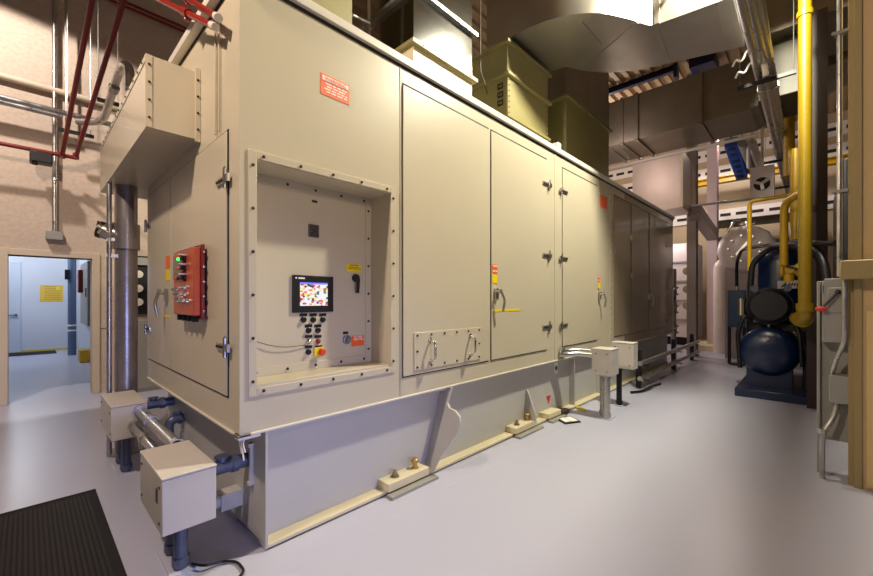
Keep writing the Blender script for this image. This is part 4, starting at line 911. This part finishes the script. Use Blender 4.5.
tag(MB().cyl(at(748.5, 136, X=12), at(748.5, 168, X=12), .035).cyl(at(748.5, 136, X=12), (12, at(748.5, 136, X=12).y, 7.13), .015).out('pipe_drop', WHITE), 'short white vertical pipe between the blue trunking and the silver conduits', 'pipe')
fn = thing('wall_fan', 'white square wall fan high at the far end of the right aisle', 'fan', (14.5, .9, 3.9))
p, q = at(751, 173, X=12.6), at(773, 191, X=12.6)
MB().box(12.6, 12.9, q.y-.02, p.y+.02, q.z-.12, p.z+.12).box(12.7, 12.76, (p.y+q.y)/2-.03, (p.y+q.y)/2+.03, p.z, 7.13).out('casing', WHITETANK, fn); cy, cz_ = (p.y+q.y)/2, (p.z+q.z)/2-.05
MB().cyl((12.585, cy, cz_), (12.6, cy, cz_), .16, n=28).out('mouth', SEAL, fn)
m = MB()
for k in range(3):
    an = k*math.pi/1.5+.4; d = Vector((0, math.cos(an), math.sin(an))); m.obox(Vector((12.57, cy, cz_))+d*.085, d*.065, Vector((.012, -d.z*.035, d.y*.035)), Vector((.006, 0, 0)))
m.cyl((12.54, cy, cz_), (12.59, cy, cz_), .03); m.out('blade', WHITETANK, fn)
# white coils of wire near conduits
wc = at(741, 63, X=6.2); m = MB()
for dz, dy in ((0, 0), (-.16, -.03)):
    pts = [Vector((6.2+.03*math.cos(k*1.1), wc.y+dy-.02*k+.09, wc.z+dz+.012*k+.03*math.sin(k*1.1))) for k in range(16)]; m.tube(pts, .012, .02, 8, 3)
m.cyl((6.2, wc.y-.19, wc.z+.25), (6.2, wc.y-.24, wc.z-.25), .03).cyl((6.2, wc.y-.19, wc.z+.2), (6.2, wc.y-.19, 7.13), .01)
tag(m.out('coiled_cord', WHITE), 'white coiled cords hanging at the end of the elbow duct', 'cord')
tag(MB().cyl((5.9, at(750, 110, X=5.9).y, 7.13), (5.9, at(750, 110, X=5.9).y, 4.45), .05).out('cable_drop', MACH), 'dark vertical cable bundle right of the elbow duct', 'cable')

# dark maroon column behind the yellow pipe and dark cabinet wall
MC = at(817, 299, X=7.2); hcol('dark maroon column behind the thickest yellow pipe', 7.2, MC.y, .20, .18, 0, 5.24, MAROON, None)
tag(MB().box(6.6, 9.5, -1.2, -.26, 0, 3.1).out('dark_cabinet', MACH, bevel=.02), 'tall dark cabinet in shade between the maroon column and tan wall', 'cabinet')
od = thing('overhead_duct', 'dark duct section over the compressor aisle behind the yellow pipe', 'duct', (7.8, .3, 5.3))
MB().box(7.4, 8.8, -1.2, .72, 5.3, 6.2).out('duct_body', DARKDUCT, od); MB().box(7.36, 7.4, -1.22, .74, 5.25, 5.33).out('flange', DARKDUCT, od)
tag(MB().box(7.7, 8.7, .12, .60, 4.45, 5.299).out('drop_duct', mat('dull olive duct metal', rgb(62, 56, 36), .45, 0, .1, 3), bevel=.01), 'dull olive duct drop behind the silver overhead conduits', 'duct')

# ------------------------------------------------------------------ right wall fittings
cx_, cy_ = 4.45, -.158
cR = thing('conduit_riser', 'tall grey conduit clamped to the post at the right', 'conduit', (cx_, cy_, 1.63), None)
MB().cyl((cx_, cy_, 1.63), (cx_, cy_, 7.13), .017).out('conduit', GALV, cR)
for z in (3.55, 2.3): MB().box(cx_-.03, cx_+.03, cy_-.045, cy_+.03, z-.012, z+.012).cyl((cx_-.02, cy_+.035, z), (cx_-.04, cy_+.035, z), .012, n=8).out('clamp', STEEL, cR)
bd = MB().box(4.62, 4.66, -.235, -.03, 0.28, 1.60).box(4.58, 4.62, -.05, -.03, 0, 1.6).out('panel_board', GREYP, bevel=.004); tag(bd, 'grey upright mounting board beside the tan wall end', 'board')
S = thing('safety_switch', 'grey lever switch box with a red knob mounted beside the tan wall', 'switch box', (4.52, -.14, 1.08))
MB().prism([(4.48, -.06, 1.10), (4.48, -.06, 1.58), (4.48, -.075, 1.615), (4.48, -.225, 1.615), (4.48, -.225, 1.10)], (.14, 0, 0)).out('box_body', GREYP, S, bevel=.004)
a = at(838, 292, X=4.47); q = at(821, 309, X=4.43)
MB().tube([(4.48, a.y, a.z), (4.44, a.y, a.z), (4.43, q.y, q.z)], .009, .02, 8).cyl((4.48, a.y, a.z), (4.45, a.y, a.z), .018).out('lever', MACH, S)
MB().lathe([(0, -.035), (.012, -.033), (.02, -.015), (.02, .015), (.012, .033), (0, .035)], q, (0, 1, 0)).out('knob', REDSIGN, S)
MB().box(4.472, 4.48, -.20, -.09, 1.34, 1.54).out('cover_plate', GREYP, S, bevel=.003)
MB().box(4.475, 4.48, -.068, -.062, 1.50, 1.56).out('label', BLUEB, S)
MB().box(4.45, 4.61, -.225, -.10, .62, .84).out('pull_box', GREYP, S, bevel=.004)
tag(MB().tube([(4.40, -.185, 1.60), (4.40, -.185, 1.12), (4.47, -.135, .96), (4.52, -.12, .84)], .016, .08).out('conduit', GALV), 'grey conduit curving down from the ledge into the small pull box', 'conduit', 'conduits at the tan wall end')
tag(MB().tube([(4.52, -.15, .62), (4.50, -.13, .5), (4.46, -.06, .36), (4.46, -.06, 0)], .018, .1).cyl((4.46, -.06, .36), (4.46, -.06, .40), .026).out('conduit', GALV), 'grey conduit dropping from the small pull box to the floor', 'conduit', 'conduits at the tan wall end')
# floor joint in front of skid
a = at(300, 566, Z=0); c = at(520, 446, Z=0)
struct(MB().box(a.x-.6, 12, a.y-.002, a.y+.002, 0, .0012).out('trim_2', mat('floor joint filler', rgb(196, 196, 200), .4)))
